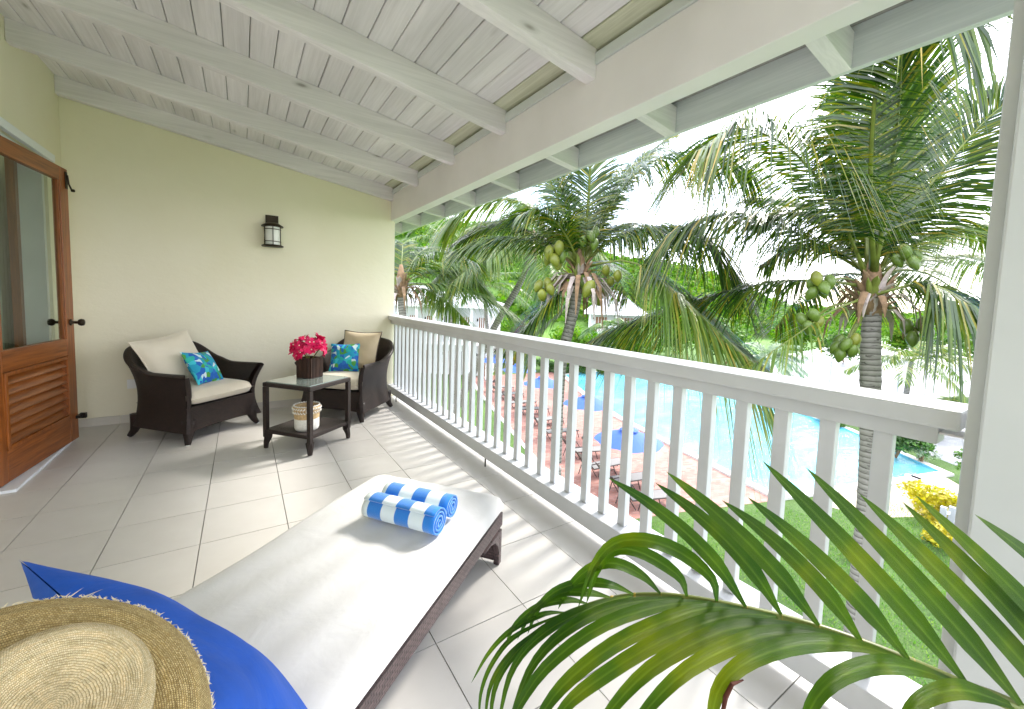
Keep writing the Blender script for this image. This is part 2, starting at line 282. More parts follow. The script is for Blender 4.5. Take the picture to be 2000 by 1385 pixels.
# ------------------------------------------------------------ mesh helpers
col = sc.collection
def P3(p): return (float(p[0]), float(p[1]), float(p[2]))
class MB:
    def __init__(s): s.v = []; s.f = []; s.uv = []
    def quad(s, pts, uvs=None):
        n = len(s.v); s.v += [P3(p) for p in pts]; s.f.append(tuple(range(n, n+len(pts)))); s.uv += uvs or [(0, 0)]*len(pts); return s
    def face(s, idx, uvs=None): s.f.append(tuple(idx)); s.uv += uvs or [(0, 0)]*len(idx)
    def box(s, a, b, M=None, uvs=1.0):
        x0, y0, z0 = a; x1, y1, z1 = b
        c = [Vector(p) for p in ((x0, y0, z0), (x1, y0, z0), (x1, y1, z0), (x0, y1, z0), (x0, y0, z1), (x1, y0, z1), (x1, y1, z1), (x0, y1, z1))]
        n = len(s.v)
        s.v += [P3(M @ p if M else p) for p in c]
        for q, (i, j) in (((0, 3, 2, 1), (0, 1)), ((4, 5, 6, 7), (0, 1)), ((0, 1, 5, 4), (0, 2)), ((2, 3, 7, 6), (0, 2)), ((1, 2, 6, 5), (1, 2)), ((3, 0, 4, 7), (1, 2))):
            s.f.append(tuple(n+k for k in q)); s.uv += [(c[k][i]*uvs, c[k][j]*uvs) for k in q]
        return s
    def grid(s, fn, nu, nv, cu=False, cv=False, us=1., vs=1.):
        n = len(s.v); U = nu if cu else nu+1; V = nv if cv else nv+1
        for i in range(U):
            for j in range(V): s.v.append(P3(fn(i/nu, j/nv)))
        for i in range(nu):
            for j in range(nv):
                a, b2 = i % U, (i+1) % U; c, d = j % V, (j+1) % V
                s.f.append((n+a*V+c, n+b2*V+c, n+b2*V+d, n+a*V+d))
                s.uv += [(i/nu*us, j/nv*vs), ((i+1)/nu*us, j/nv*vs), ((i+1)/nu*us, (j+1)/nv*vs), (i/nu*us, (j+1)/nv*vs)]
        return s
    def tube(s, pts, rad, n=8, caps=True, flat=1.0, vscale=1.0):
        pts = [Vector(p) for p in pts]
        if not isinstance(rad, (list, tuple)): rad = [rad]*len(pts)
        ref = Vector((0, 0, 1)); base = len(s.v); ln = 0; lens = []
        for i, p in enumerate(pts):
            T = (pts[min(i+1, len(pts)-1)]-pts[max(i-1, 0)]).normalized()
            a = T.cross(ref)
            if a.length < .05: a = T.cross(Vector((0, 1, 0)))
            a.normalize(); c = T.cross(a)
            if i: ln += (p-pts[i-1]).length
            lens.append(ln*vscale)
            for k in range(n):
                th = 2*math.pi*k/n; s.v.append(P3(p+(a*math.cos(th)+c*math.sin(th)*flat)*rad[i]))
        for i in range(len(pts)-1):
            for k in range(n):
                k2 = (k+1) % n; s.f.append((base+i*n+k, base+i*n+k2, base+(i+1)*n+k2, base+(i+1)*n+k))
                s.uv += [(k/n, lens[i]), ((k+1)/n, lens[i]), ((k+1)/n, lens[i+1]), (k/n, lens[i+1])]
        if caps:
            s.f.append(tuple(base+k for k in range(n))[::-1]); s.uv += [(0, 0)]*n
            s.f.append(tuple(base+(len(pts)-1)*n+k for k in range(n))); s.uv += [(0, 0)]*n
        return s
    def lathe(s, prof, n=24, c=(0, 0, 0), M=None, us=1., vs=1.):
        def fn(u, v):
            x = v*(len(prof)-1); i = min(int(x), len(prof)-2); k = x-i
            r = prof[i][0]*(1-k)+prof[i+1][0]*k; z = prof[i][1]*(1-k)+prof[i+1][1]*k
            p = Vector((c[0]+r*math.cos(2*math.pi*u), c[1]+r*math.sin(2*math.pi*u), c[2]+z)); return M @ p if M else p
        return s.grid(fn, n, len(prof)-1, cu=True, us=us, vs=vs)
    def build(s, name, mat, parent=None, smooth=False, bevel=0, loc=None):
        me = bpy.data.meshes.new(name); me.from_pydata(s.v, [], s.f); me.materials.append(MATS[mat])
        uvl = me.uv_layers.new(name='UVMap'); uvl.data.foreach_set('uv', [x for p in s.uv for x in p])
        if smooth: me.polygons.foreach_set('use_smooth', [True]*len(me.polygons))
        me.validate(); me.update()
        o = bpy.data.objects.new(name, me); col.objects.link(o)
        if parent: o.parent = parent
        if loc: o.location = loc
        if bevel:
            md = o.modifiers.new('bevel', 'BEVEL'); md.width = bevel; md.segments = 2; md.limit_method = 'ANGLE'
        return o
def tag(o, label=None, cat=None, group=None, kind=None):
    if label: o['label'] = label
    if cat: o['category'] = cat
    if group: o['group'] = group
    if kind: o['kind'] = kind
    return o
def thing(name, label, cat, loc=(0, 0, 0), rz=0, group=None):
    o = bpy.data.objects.new(name, None); col.objects.link(o); o.location = loc; o.rotation_euler = (0, 0, rz); o.empty_display_size = .1
    return tag(o, label, cat, group)
def copy_obj(src, parent=None):
    c = src.copy(); col.objects.link(c); c.parent = parent; return c
def copy_tree(o, parent=None):
    c = copy_obj(o, parent)
    for ch in list(o.children): copy_tree(ch, c)
    return c
def cat_rom(pts, n):
    pts = [Vector(p) for p in pts]; P = [pts[0]*2-pts[1]]+pts+[pts[-1]*2-pts[-2]]; out = []
    m_ = len(pts)-1
    for i in range(n+1):
        x = i/n*m_; k = min(int(x), m_-1); t_ = x-k; a, b_, c, d = P[k:k+4]
        out.append(.5*((2*b_)+(c-a)*t_+(2*a-5*b_+4*c-d)*t_*t_+(3*b_-a-3*c+d)*t_**3))
    return out
Zv = Vector((0, 0, 1))

# ------------------------------------------------------------ balcony constants
G = -5.7                                     # level of the garden below the balcony floor
WY, WX = 5.34, -1.33                         # end wall, house wall
SL = .155
def zp(x): return 3.12-SL*(x+1.33)           # underside of the ceiling boards

# ------------------------------------------------------------ structure: balcony floor
fl = MB().box((-1.36, -2.0, -.25), (1.92, WY+.02, -.012)).build('floor', 'grout'); tag(fl, kind='structure')
TS = .4018; x0 = .6014-5*TS; y0 = .5727-6*TS
tile_me = None; g_ = .0021
for i in range(-1, 8):
    for j in range(0, 12+7):
        xa, xb = x0+i*TS+g_, x0+(i+1)*TS-g_; ya, yb = y0+j*TS+g_, y0+(j+1)*TS-g_
        xa = max(xa, WX+.01); xb = min(xb, 1.90); yb = min(yb, WY-.005)
        if xb-xa < .02 or yb-ya < .02: continue
        full = abs(xb-xa-(TS-2*g_)) < 1e-6 and abs(yb-ya-(TS-2*g_)) < 1e-6
        if full and tile_me:
            o = bpy.data.objects.new('tile', tile_me); col.objects.link(o); o.location = (xa, ya, 0); o.parent = fl
        else:
            o = MB().box((0, 0, -.011), (xb-xa, yb-ya, 0)).build('tile', 'floor_tile', fl, loc=(xa, ya, 0))
            if full: tile_me = o.data
# drain curb edge of slab
MB().box((1.92, -2.0, -.27), (2.0, WY+.25, .0)).build('slab_edge', 'white_paint', fl)

# end wall and house wall
we = MB()
we.quad([(WX-.3, WY, -.25), (1.65, WY, -.25), (1.65, WY, zp(1.65)-.01), (WX-.3, WY, zp(WX-.3)-.01)])
we.quad([(1.65, WY, -.25), (1.65, WY+.22, -.25), (1.65, WY+.22, zp(1.65)-.01), (1.65, WY, zp(1.65)-.01)])
we.quad([(1.65, WY+.22, -.25), (WX-.3, WY+.22, -.25), (WX-.3, WY+.22, zp(WX-.3)-.01), (1.65, WY+.22, zp(1.65)-.01)])
we.quad([(WX-.3, WY, zp(WX-.3)-.01), (1.65, WY, zp(1.65)-.01), (1.65, WY+.22, zp(1.65)-.01), (WX-.3, WY+.22, zp(WX-.3)-.01)])
we.quad([(WX-.3, WY, G), (1.65, WY, G), (1.65, WY, -.26), (WX-.3, WY, -.26)])
wall_e = we.build('end_wall', 'plaster'); tag(wall_e, 'pale yellow plaster wall closing the far end of the balcony, carrying the lantern', 'wall')
b_ = MB()
for k in range(8):
    xa = max(x0+(k-1)*TS+.002, WX+.012); xb = min(x0+k*TS-.002, 1.64)
    if xb > xa: MB().box((xa, WY-.012, 0), (xb, WY-.001, .078)).build('baseboard_tile', 'baseboard_tile', wall_e)
DY0, DY1, DZ = 3.80, 5.0, 2.335               # doorway
hw = thing('house_wall', 'pale plaster house wall on the left with the doorway in it', 'wall', (WX, 4.5, 0))
def hb(mb, name, mat, **k): o = mb.build(name, mat, hw, **k); o.location = (-WX, -4.5, 0); return o
q = MB(); q.box((WX-.2, DY1, -.25), (WX, WY-.001, zp(WX)+.02)); q.box((WX-.2, -2.0, -.25), (WX, DY0, zp(WX)+.02)); q.box((WX-.2, DY0, DZ), (WX, DY1, zp(WX)+.02)); hb(q, 'wall_face', 'plaster')
hb(MB().box((WX+.001, DY0-.1, DZ), (WX+.035, DY1+.06, DZ+.06)), 'head_trim', 'trim_paint', bevel=.004)
hb(MB().box((WX-.19, DY0+.02, -.01), (WX+.11, DY1-.01, .018)), 'sill', 'trim_paint', bevel=.003)
q = MB(); q.box((WX-.19, DY1-.045, .019), (WX-.02, DY1-.001, DZ-.001)); q.box((WX-.19, DY0+.001, .019), (WX-.02, DY0+.045, DZ-.001)); q.box((WX-.19, DY0+.046, DZ-.045), (WX-.02, DY1-.046, DZ-.001)); hb(q, 'door_jamb', 'trim_paint'); hb(MB().box((WX-.199, DY1-.10, .019), (WX-.15, DY1-.046, DZ-.001)), 'inner_stop', 'door_wood')
# dim room behind the doorway, ceiling left half open to brighten it
q = MB(); a, b2 = (WX-3.2, 2.6, -.02), (WX-.201, 6.6, 2.9)
q.quad([(a[0], a[1], a[2]), (a[0], b2[1], a[2]), (a[0], b2[1], b2[2]), (a[0], a[1], b2[2])]); q.quad([(a[0], b2[1], a[2]), (b2[0], b2[1], a[2]), (b2[0], b2[1], b2[2]), (a[0], b2[1], b2[2])])
q.quad([(a[0], a[1], a[2]), (b2[0], a[1], a[2]), (b2[0], a[1], b2[2]), (a[0], a[1], b2[2])]); q.quad([(a[0], a[1], b2[2]), (b2[0], a[1], b2[2]), (b2[0], 4.6, b2[2]), (a[0], 4.6, b2[2])])
q.quad([(a[0], a[1], a[2]), (b2[0], a[1], a[2]), (b2[0], b2[1], a[2]), (a[0], b2[1], a[2])])
hb(q, 'inner_room', 'room_wall')
def cur(u, v): return Vector((WX-.30+.02*math.sin(u*60), 5.05+u*.55+0*v, .05+v*2.3))
cu_ = MB().grid(cur, 60, 4).build('curtain', 'curtain', None, True); tag(cu_, 'pale green curtain hanging inside the room behind the glazed door', 'curtain')

# ------------------------------------------------------------ door leaf
ang = math.atan2(.105, 1.05)
door = thing('door', 'varnished wooden door with a glass upper pane, standing slightly ajar', 'door', (-1.325, 3.83, 0), -math.atan2(.115, 1.07))
DW, DH, T = 1.075, 2.235, .045
B = .025
def db(mb, name, mat, parent=door, **k): return mb.build(name, mat, parent, **k)
db(MB().box((-T/2, DW-.125, B), (T/2, DW, B+DH)), 'stile', 'door_wood', bevel=.004); db(MB().box((-T/2, 0, B), (T/2, .125, B+DH)), 'stile', 'door_wood', bevel=.004)
for z0, z1 in ((.0, .21), (.72, .86), (2.125, DH)): db(MB().box((-T/2+.001, .126, B+z0+.001), (T/2-.001, DW-.126, B+z1)), 'door_rail', 'door_wood_rail', bevel=.003)
for yy in (.126, DW-.150): db(MB().box((-T/2+.006, yy, B+.862), (T/2-.006, yy+.024, B+2.123)), 'glazing_bead', 'door_wood')
db(MB().box((-.003, .150, B+.862), (.003, DW-.151, B+2.123)), 'glass_pane', 'door_glass')
q = MB()
for yy in (.126, DW-.154): q.box((-T/2-.004, yy, B+.212), (T/2+.008, yy+.028, B+.718))
q.box((-T/2-.004, .155, B+.212), (T/2+.008, DW-.155, B+.236)); q.box((-T/2-.004, .155, B+.694), (T/2+.008, DW-.155, B+.718)); db(q, 'louver_frame', 'door_wood', bevel=.002)
for k in range(7):
    Mx = Matrix.Translation((0, 0, B+.262+k*.066)) @ Matrix.Rotation(math.radians(48), 4, 'Y')
    db(MB().box((-.031, .156, -.006), (.031, DW-.156, .006), Mx), 'louver_slat', 'door_wood_rail')
for sx_ in (1, -1):
    kb = db(MB().lathe([(.0, 0), (.026, 0), (.027, .006), (.012, .01), (.011, .045), (.024, .052), (.030, .066), (.026, .082), (.012, .088), (0, .088)], 16, M=Matrix.Translation((sx_*T/2, DW-.062, 1.015)) @ Matrix.Rotation(sx_*math.pi/2, 4, 'Y')), 'door_knob', 'bronze', smooth=True)
lt = MB().box((T/2+.001, DW-.052, 2.10), (T/2+.008, DW-.020, 2.235)).build('latch', 'bronze', door, bevel=.002)
MB().tube([(T/2+.012, DW-.035, 2.21), (T/2+.018, DW-.035, 2.14), (T/2+.03, DW-.020, 2.095)], .006, 6).build('latch_bolt', 'bronze', lt); MB().lathe([(0, 0), (.012, .002), (.014, .012), (.01, .022), (0, .024)], 10, (T/2+.035, DW-.016, 2.083)).build('latch_ball', 'bronze', lt, True)
db(MB().box((T/2+.001, DW-.05, .20), (T/2+.03, DW+.012, .225)).box((T/2+.012, DW-.01, .19), (T/2+.05, DW+.018, .235)), 'floor_bolt', 'black_metal')
# wall socket
so_ = MB().box((-.95, WY-.010, .335), (-.885, WY-.001, .425)).build('wall_socket', 'plastic_white', None, bevel=.002); tag(so_, 'small white wall socket low on the yellow wall behind the left armchair', 'socket')
# ------------------------------------------------------------ roof
roof = thing('porch_roof', 'whitewashed timber porch ceiling of boards on sloping rafters', 'roof', (0, 2.5, 2.9))
def rb(mb, name, mat, **k): o = mb.build(name, mat, roof, **k); o.location = (0, -2.5, -2.9); return o
Ya, Yb = -2.2, 8.2
PW = .1432; xj = -1.228-2*PW; k = 0
while xj+PW < 2.30:
    xa, xb = xj, xj+PW-.0045
    q = MB(); yb_ = WY-.001 if xa < 1.6 else Yb
    th = .018; dz = rnd.uniform(-.0015, .0015)
    pr = [(xa, zp(xa)+.004+dz), (xa+.004, zp(xa+.004)+dz), (xb-.004, zp(xb-.004)+dz), (xb, zp(xb)+.004+dz), (xb, zp(xb)+th), (xa, zp(xa)+th)]
    n = len(pr); q.v = [(x, Ya, z) for x, z in pr]+[(x, yb_, z) for x, z in pr]
    for i in range(n): q.face((i, (i+1) % n, n+(i+1) % n, n+i))
    q.face(tuple(range(n))[::-1]); q.face(tuple(range(n, 2*n)))
    pk_ = rb(q, 'ceiling_plank', 'bounce_tint_plank' if 1.36 < xa < 1.60 else 'whitewash_plank'); xj += PW
rb(MB().quad([(-1.7, Ya, zp(-1.7)+.03), (2.40, Ya, zp(2.40)+.03), (2.40, Yb, zp(2.40)+.03), (-1.7, Yb, zp(-1.7)+.03)]).quad([(-1.7, Ya, zp(-1.7)+.09), (2.40, Ya, zp(2.40)+.09), (2.40, Yb, zp(2.40)+.09), (-1.7, Yb, zp(-1.7)+.09)]), 'roof_covering', 'grout')
def slope_box(xa, xb, ya, yb, d0, d1):
    q = MB(); q.v = [(x, y, zp(x)-d) for x in (xa, xb) for y in (ya, yb) for d in (d0, d1)]
    for f_ in ((0, 1, 3, 2), (4, 6, 7, 5), (0, 4, 5, 1), (2, 3, 7, 6), (0, 2, 6, 4), (1, 5, 7, 3)): q.face(f_)
    return q
BX0, BX1 = 1.60, 1.71
RY = [5.255, 4.37, 3.46, 2.60, 1.70, .80, -.10, -1.0]
for y in RY:
    rb(slope_box(WX+.001, BX0-.001, y, y+.075, .0005, .155), 'rafter', 'whitewash_rafter', bevel=.003)
rb(MB().box((BX0, Ya, 2.27), (BX1, Yb, 2.585)), 'beam', 'beam_paint', bevel=.004)
rb(MB().box((BX0-.012, Ya, 2.586), (BX1, Yb, 2.645)), 'top_plate', 'white_paint', bevel=.003)
RT_ = [y for y in RY] + [6.15, 7.05, 7.9]
for y in RT_: rb(slope_box(BX1+.001, 2.298, y, y+.075, .0005, .162), 'rafter_tail', 'whitewash_rafter', bevel=.003)
rb(MB().box((2.30, Ya, 2.40), (2.335, Yb, zp(2.3)+.03)), 'fascia', 'whitewash_fascia', bevel=.003)
# ------------------------------------------------------------ pillar
pil = thing('pillar', 'square white post at the near right end of the railing', 'pillar', (1.6, 0, 0))
o = MB().box((-.10, -.25, -.25), (.26, .196, 2.27)).build('post', 'white_paint', pil, bevel=.006)
MB().box((-.062, .1965, -.25), (.22, .225, 2.27)).build('post_trim', 'white_paint', pil, bevel=.004)
# ------------------------------------------------------------ railing
rail = thing('railing', 'white timber balcony railing with square balusters running to the far wall', 'railing', (1.65, 2.8, 0))
def lb(mb, name, mat='railing_paint', **k): o = mb.build(name, mat, rail, **k); o.location = (-1.65, -2.8, 0); return o
R0, R1 = .285, WY-.001
lb(MB().box((1.575, .238, 1.008), (1.745, R1, 1.064)), 'handrail', bevel=.008)
lb(MB().box((1.612, R0, .955), (1.69, R1, 1.007)), 'sub_rail', bevel=.004)
lb(MB().box((1.575, R0-.05, .070), (1.690, R1, .165)), 'bottom_rail', bevel=.004)
yb = .424
ys = []
while yb < R1-.05: ys.append(yb); yb += .1425
bal_me = None
for y in ys:
    if bal_me is None:
        o = MB().box((-.018, -.0235, .166), (.018, .0235, .954)).build('baluster', 'railing_paint', rail, bevel=.003, loc=(1.651-1.65, y-.019-2.8, 0)); bal_me = o
    else:
        o = copy_obj(bal_me, rail); o.location = (1.651-1.65, y-.019-2.8, 0)
for y in (2.74, 5.0): lb(MB().tube([(1.585, y, .0), (1.585, y, .071)], .006, 8), 'support_pin', 'black_metal')
lb(MB().box((1.62, .226, .985), (1.70, .284, .99)).box((1.62, .226, .93), (1.70, .232, .985)), 'bracket', 'beam_paint')
# ------------------------------------------------------------ soft goods
def pillow_mesh(name, mat, wd, ht, th, parent=None, n=26, pinch=.10, seed=0, piping=None, lump=.0):
    r_ = random.Random(seed); ph = [r_.uniform(0, 6) for _ in range(6)]
    def sh(x, y):
        e = (max(0, 1-abs(x)**2.6)**.62)*(max(0, 1-abs(y)**2.6)**.62)
        px = x*(1-pinch*(1-y*y)); py = y*(1-pinch*(1-x*x))
        wr = lump*(math.sin(5*x+ph[0])*math.cos(4*y+ph[1])+.5*math.sin(11*y+6*x+ph[2]))
        return px*wd/2, py*ht/2, th/2*e*(1+wr)
    mb = MB()
    for sgn in (1, -1):
        def fn(u, v):
            x, y, z = sh(2*u-1, 2*v-1); return (x, y, sgn*z+.0008*sgn)
        mb.grid(fn, n, n, us=wd, vs=ht)
    o = mb.build(name, mat, parent, True)
    if piping:
        pts = [sh(-1+2*k/10, -1) for k in range(10)]+[sh(1, -1+2*k/10) for k in range(10)]+[sh(1-2*k/10, 1) for k in range(10)]+[sh(-1, 1-2*k/10) for k in range(11)]
        MB().tube([(p[0]*1.0, p[1]*1.0, 0) for p in pts], .006, 6).build('piping', piping, o, True)
    return o
def frame(o, origin, ax, ay):
    ax = Vector(ax).normalized(); ay = Vector(ay); ay = (ay-ax*ay.dot(ax)).normalized(); az = ax.cross(ay); p = Vector(origin)
    o.matrix_world = Matrix(((ax[0], ay[0], az[0], p[0]), (ax[1], ay[1], az[1], p[1]), (ax[2], ay[2], az[2], p[2]), (0, 0, 0, 1)))

# ------------------------------------------------------------ armchairs: local +X = right side, -Y = front
def make_chair(label, group):
    ch = thing('wicker_armchair', label, 'armchair', group=group)
    HW, HD = .365, .365
    def plan(t_):                          # U-shaped plan from front-left, round the back, to front-right
        a = -1.0+2.0*t_                    # -1..1
        # superellipse for back half, straight for the arms
        s = abs(a); sg = 1 if a > 0 else -1
        if s > .52:
            k = (s-.52)/.48; return sg*1.0, .30-k*1.30
        th = s/.52*math.pi/2; e = .62
        return sg*math.sin(th)**e, .30+.70*math.cos(th)**e
    def height(t_):
        s = abs(-1+2*t_)
        if s < .16: return .80-.02*(s/.16)**2
        if s < .66:
            k = (s-.16)/.50; k = k*k*(3-2*k); return .78*(1-k)+.585*k
        return .585+.005*(s-.66)
    def prof(v, s):                        # outward flare over height v (0 bottom, 1 top)
        z0, z1 = .10, 1.0
        return .035*(1-v)**2*1.2-.022*math.sin(math.pi*v)+.062*v*v
    def outer(u, v):
        x, y = plan(u); h = height(u); z = .105+(h-.105)*v; f = prof(v, u)
        back = max(0, y)*.05*v
        return Vector((x*(HW-.035+f), y*(HD-.035+f)+back, z))
    def inner(u, v):
        x, y = plan(u); h = height(u); z = .30+(h-.30)*v; f = prof(.25+.75*v, u)-.042
        y2 = y
        p = Vector((x*(HW-.035+f), y2*(HD-.035+f)+max(0, y)*.05*v, z))
        return p
    NU = 64
    mb = MB().grid(outer, NU, 14, us=2.2, vs=.66); mb.grid(inner, NU, 10, us=2.2, vs=.5)
    def rim(u, v):
        a, b2 = outer(u, 1), inner(u, 1); c = (a+b2)/2; r_ = (a-b2).length/2+.004; d = (a-b2).normalized()
        th = math.pi*v; return c+d*math.cos(th)*r_+Zv*(math.sin(th)*r_*.8-.002)
    mb.grid(rim, NU, 6, us=2.2, vs=.06)
    mb.build('wicker_shell', 'wicker', ch, True)
    # front faces of the arms
    for sg, u in ((-1, 0), (1, 1)):
        mb = MB()
        def ff(a, v):
            o_ = outer(u, v); z = o_.z; i_ = Vector(inner(u, max(0, (z-.30)/(height(u)-.30)))); i_.z = z
            if z < .30: i_.x = o_.x-sg*.055; i_.y = o_.y
            p = o_.lerp(i_, a); p.y = min(o_.y, i_.y)-.012*math.sin(math.pi*a)-.004; return p
        mb.grid(ff, 4, 14, us=.06, vs=.6); mb.build('arm_front', 'wicker', ch, True)
    # apron with an arched lower edge, seat deck
    mb = MB(); yf = -(HD-.035+.02)
    def ap(u, v): 
        x = (-1+2*u)*(HW-.045); lo = .105+.018*math.sin(math.pi*u)
        return Vector((x, yf-.0*v, lo+(.315-lo)*v))
    mb.grid(ap, 20, 6, us=.66, vs=.2)
    mb.grid(lambda u, v: Vector(((-1+2*u)*(HW-.045), yf+.035*v, .315)), 20, 2, us=.66, vs=.04)
    mb.grid(lambda u, v: Vector(((-1+2*u)*(HW-.05), yf+.03+v*.60, .30)), 6, 6, us=.66, vs=.6)
    mb.grid(lambda u, v: Vector(((-1+2*u)*(HW-.05), yf+.01+v*.66, .115)), 6, 6, us=.66, vs=.6)
    mb.build('seat_apron', 'wicker', ch, True)
    for sx_, sy_ in ((-1, -1), (1, -1), (-1, 1), (1, 1)):
        ix, iy = (HW-.06), (HD-.05 if sy_ < 0 else HD-.085)
        pts = [(sx_*ix, sy_*iy, .20), (sx_*(ix+.004), sy_*(iy+.004), .11), (sx_*(ix+.018), sy_*(iy+.018), .05), (sx_*(ix+.04), sy_*(iy+.04), .004)]
        MB().tube(pts, [.052, .045, .030, .021], 8, vscale=1).build('leg', 'wicker', ch, True)
        MB().tube([(pts[-1][0], pts[-1][1], .004), (pts[-1][0], pts[-1][1], 0)], .016, 8).build('glide', 'plastic_white', ch)
    # seat cushion
    mb = MB()
    def cu(sgn):
        def fn(u, v):
            x, y = 2*u-1, 2*v-1; e = (max(0, 1-abs(x)**9)**.4)*(max(0, 1-abs(y)**9)**.4)
            return (x*.305, -.045+y*.315, .385+sgn*.066*e+ (.012*(1-x*x)*(1-y*y) if sgn > 0 else 0))
        return fn
    mb.grid(cu(1), 22, 22); mb.grid(cu(-1), 22, 22); mb.build('seat_cushion', 'cream_cloth', ch, True)
    return ch
GRP = 'wicker armchairs by the end wall'
ch1 = make_chair('dark wicker armchair nearer the wooden door, with two cushions on its cream seat', GRP)
ch2 = copy_tree(ch1); ch2['label'] = 'dark wicker armchair in the corner next to the white railing'
def place(o, x, y, fx, fy):                # front direction (fx,fy)
    a = math.atan2(fy, fx)+math.pi/2; o.location = (x, y, 0); o.rotation_euler = (0, 0, a); return Matrix.Translation((x, y, 0)) @ Matrix.Rotation(a, 4, 'Z')
M1 = place(ch1, -.385, 4.815, .669, -.743); M2 = place(ch2, 1.0, 4.81, -.674, -.738)
def put(o, M, org, ax, ay):
    org = M @ Vector(org); R3 = M.to_3x3(); frame(o, org, R3 @ Vector(ax), R3 @ Vector(ay))
p1 = pillow_mesh('back_cushion', 'cream_cloth', .54, .50, .20, seed=1, piping='cream_cloth', lump=.05); tag(p1, 'large cream cushion leaning in the left wicker armchair', 'cushion')
put(p1, M1, (-.09, .13, .665), (.97, .10, .14), (-.16, .42, .88))
p2 = pillow_mesh('patterned_cushion', 'floral_cloth', .37, .34, .13, seed=2, lump=.04); tag(p2, 'blue and green patterned cushion on the left wicker armchair', 'cushion')
put(p2, M1, (.015, -.085, .595), (.93, .30, -.10), (.06, .55, .83))
p3 = pillow_mesh('back_cushion', 'gold_cloth', .47, .47, .17, seed=3, piping='dark_vase_wood', lump=.05); tag(p3, 'golden beige cushion with dark piping in the right wicker armchair', 'cushion')
put(p3, M2, (.02, .17, .675), (1, 0, .0), (0, .34, .94))
p4 = pillow_mesh('patterned_cushion', 'floral_cloth', .34, .34, .12, seed=4, lump=.04); tag(p4, 'blue and green patterned cushion on the right wicker armchair', 'cushion')
put(p4, M2, (-.085, .03, .605), (.97, .2, .05), (-.02, .38, .92))
# ------------------------------------------------------------ side table
tb = thing('side_table', 'dark wicker side table with a glass top and a low shelf between the armchairs', 'table', (.472, 3.928, 0), math.atan2(.64, .77))
TW = .245
for sx_ in (-1, 1):
    for sy_ in (-1, 1):
        x, y = sx_*(TW-.018), sy_*(TW-.018)
        q = MB().box((x-.018, y-.018, .10), (x+.018, y+.018, .530)); q.build('leg', 'wicker', tb, bevel=.004)
        q = MB().tube([(x-sx_*.012, y-sy_*.012, .165), (x-sx_*.01, y-sy_*.01, .10), (x, y, .05), (x+sx_*.002, y+sy_*.002, .006)], [.038, .034, .024, .019], 6); q.build('foot', 'wicker', tb)
q = MB()
for sg in (-1, 1):
    q.box((-TW, sg*(TW-.019)-.019, .531), (TW, sg*(TW-.019)+.019, .566), uvs=1); q.box((sg*(TW-.019)-.019, -TW+.0385, .531), (sg*(TW-.019)+.019, TW-.0385, .566))
q.build('top_frame', 'wicker', tb, bevel=.006)
MB().box((-TW+.02, -TW+.02, .5665), (TW-.02, TW-.02, .574)).build('glass_top', 'table_glass', tb)
MB().box((-TW+.006, -TW+.006, .135), (TW-.006, TW-.006, .168)).build('shelf', 'wicker', tb, bevel=.005)
# vase with flowers
vp = onz(606, 737, .575)
vs_ = thing('flower_vase', 'square dark wooden vase filled with magenta blossoms on the glass table', 'vase', (vp.x, vp.y+.03, .5745), .68)
q = MB(); hw_ = .068
for sg in (-1, 1):
    q.box((-hw_, sg*hw_-.008, .001), (hw_, sg*hw_+.008, .175)); q.box((sg*hw_-.008, -hw_+.009, .001), (sg*hw_+.008, hw_-.009, .175))
q.box((-hw_, -hw_, .001), (hw_, hw_, .02)); q.box((-hw_+.01, -hw_+.01, .12), (hw_-.01, hw_-.01, .14)); q.build('vase_body', 'dark_vase_wood', vs_)
q = MB()
for sg in (-1, 1):
    for k in range(9):
        c = -.064+k*.016
        q.box((c-.0035, sg*(hw_+.0115)-.0035, .002), (c+.0035, sg*(hw_+.0115)+.0035, .176)); q.box((sg*(hw_+.0115)-.0035, c-.0035, .002), (sg*(hw_+.0115)+.0035, c+.0035, .176))
q.build('vase_rib', 'dark_vase_wood', vs_)
blooms = []
for k in range(62):
    u_ = rnd.uniform(0, 2*math.pi); e_ = rnd.uniform(-.25, 1.0); rr_ = .118*rnd.uniform(.75, 1.08)
    c = Vector((math.cos(u_)*math.cos(e_)*rr_*1.08, math.sin(u_)*math.cos(e_)*rr_*1.08, .235+math.sin(e_)*rr_*1.15)); nrm = (c-Vector((0, 0, .22))).normalized()
    nrm = (nrm+Vector((rnd.uniform(-.4, .4), rnd.uniform(-.4, .4), rnd.uniform(-.2, .4)))).normalized()
    a = nrm.cross(Zv).normalized(); b2 = nrm.cross(a); q = MB()
    for p in range(5):
        th = p*2*math.pi/5+rnd.uniform(-.2, .2); d = a*math.cos(th)+b2*math.sin(th); sd_ = a*-math.sin(th)+b2*math.cos(th); R_ = rnd.uniform(.034, .048)
        pts = [c, c+d*R_*.5+sd_*R_*.42+nrm*R_*.25, c+d*R_+sd_*R_*.2+nrm*R_*.5, c+d*R_*1.08-sd_*R_*.22+nrm*R_*.42, c+d*R_*.5-sd_*R_*.42+nrm*R_*.3]
        q.quad(pts)
    q.build('blossom', 'flower_pink', vs_)
    if k % 2 == 0: MB().lathe([(0, .012), (.006, .008), (.005, 0)], 6, tuple(c+nrm*.012)).build('blossom_heart', 'flower_heart', vs_)
q = MB()
for k in range(10):
    a = rnd.uniform(0, 6.28); q.tube([(0, 0, .13), (math.cos(a)*.04, math.sin(a)*.04, .19), (math.cos(a)*.09, math.sin(a)*.09, .26)], .004, 4)
q.build('stem', 'petiole', vs_)
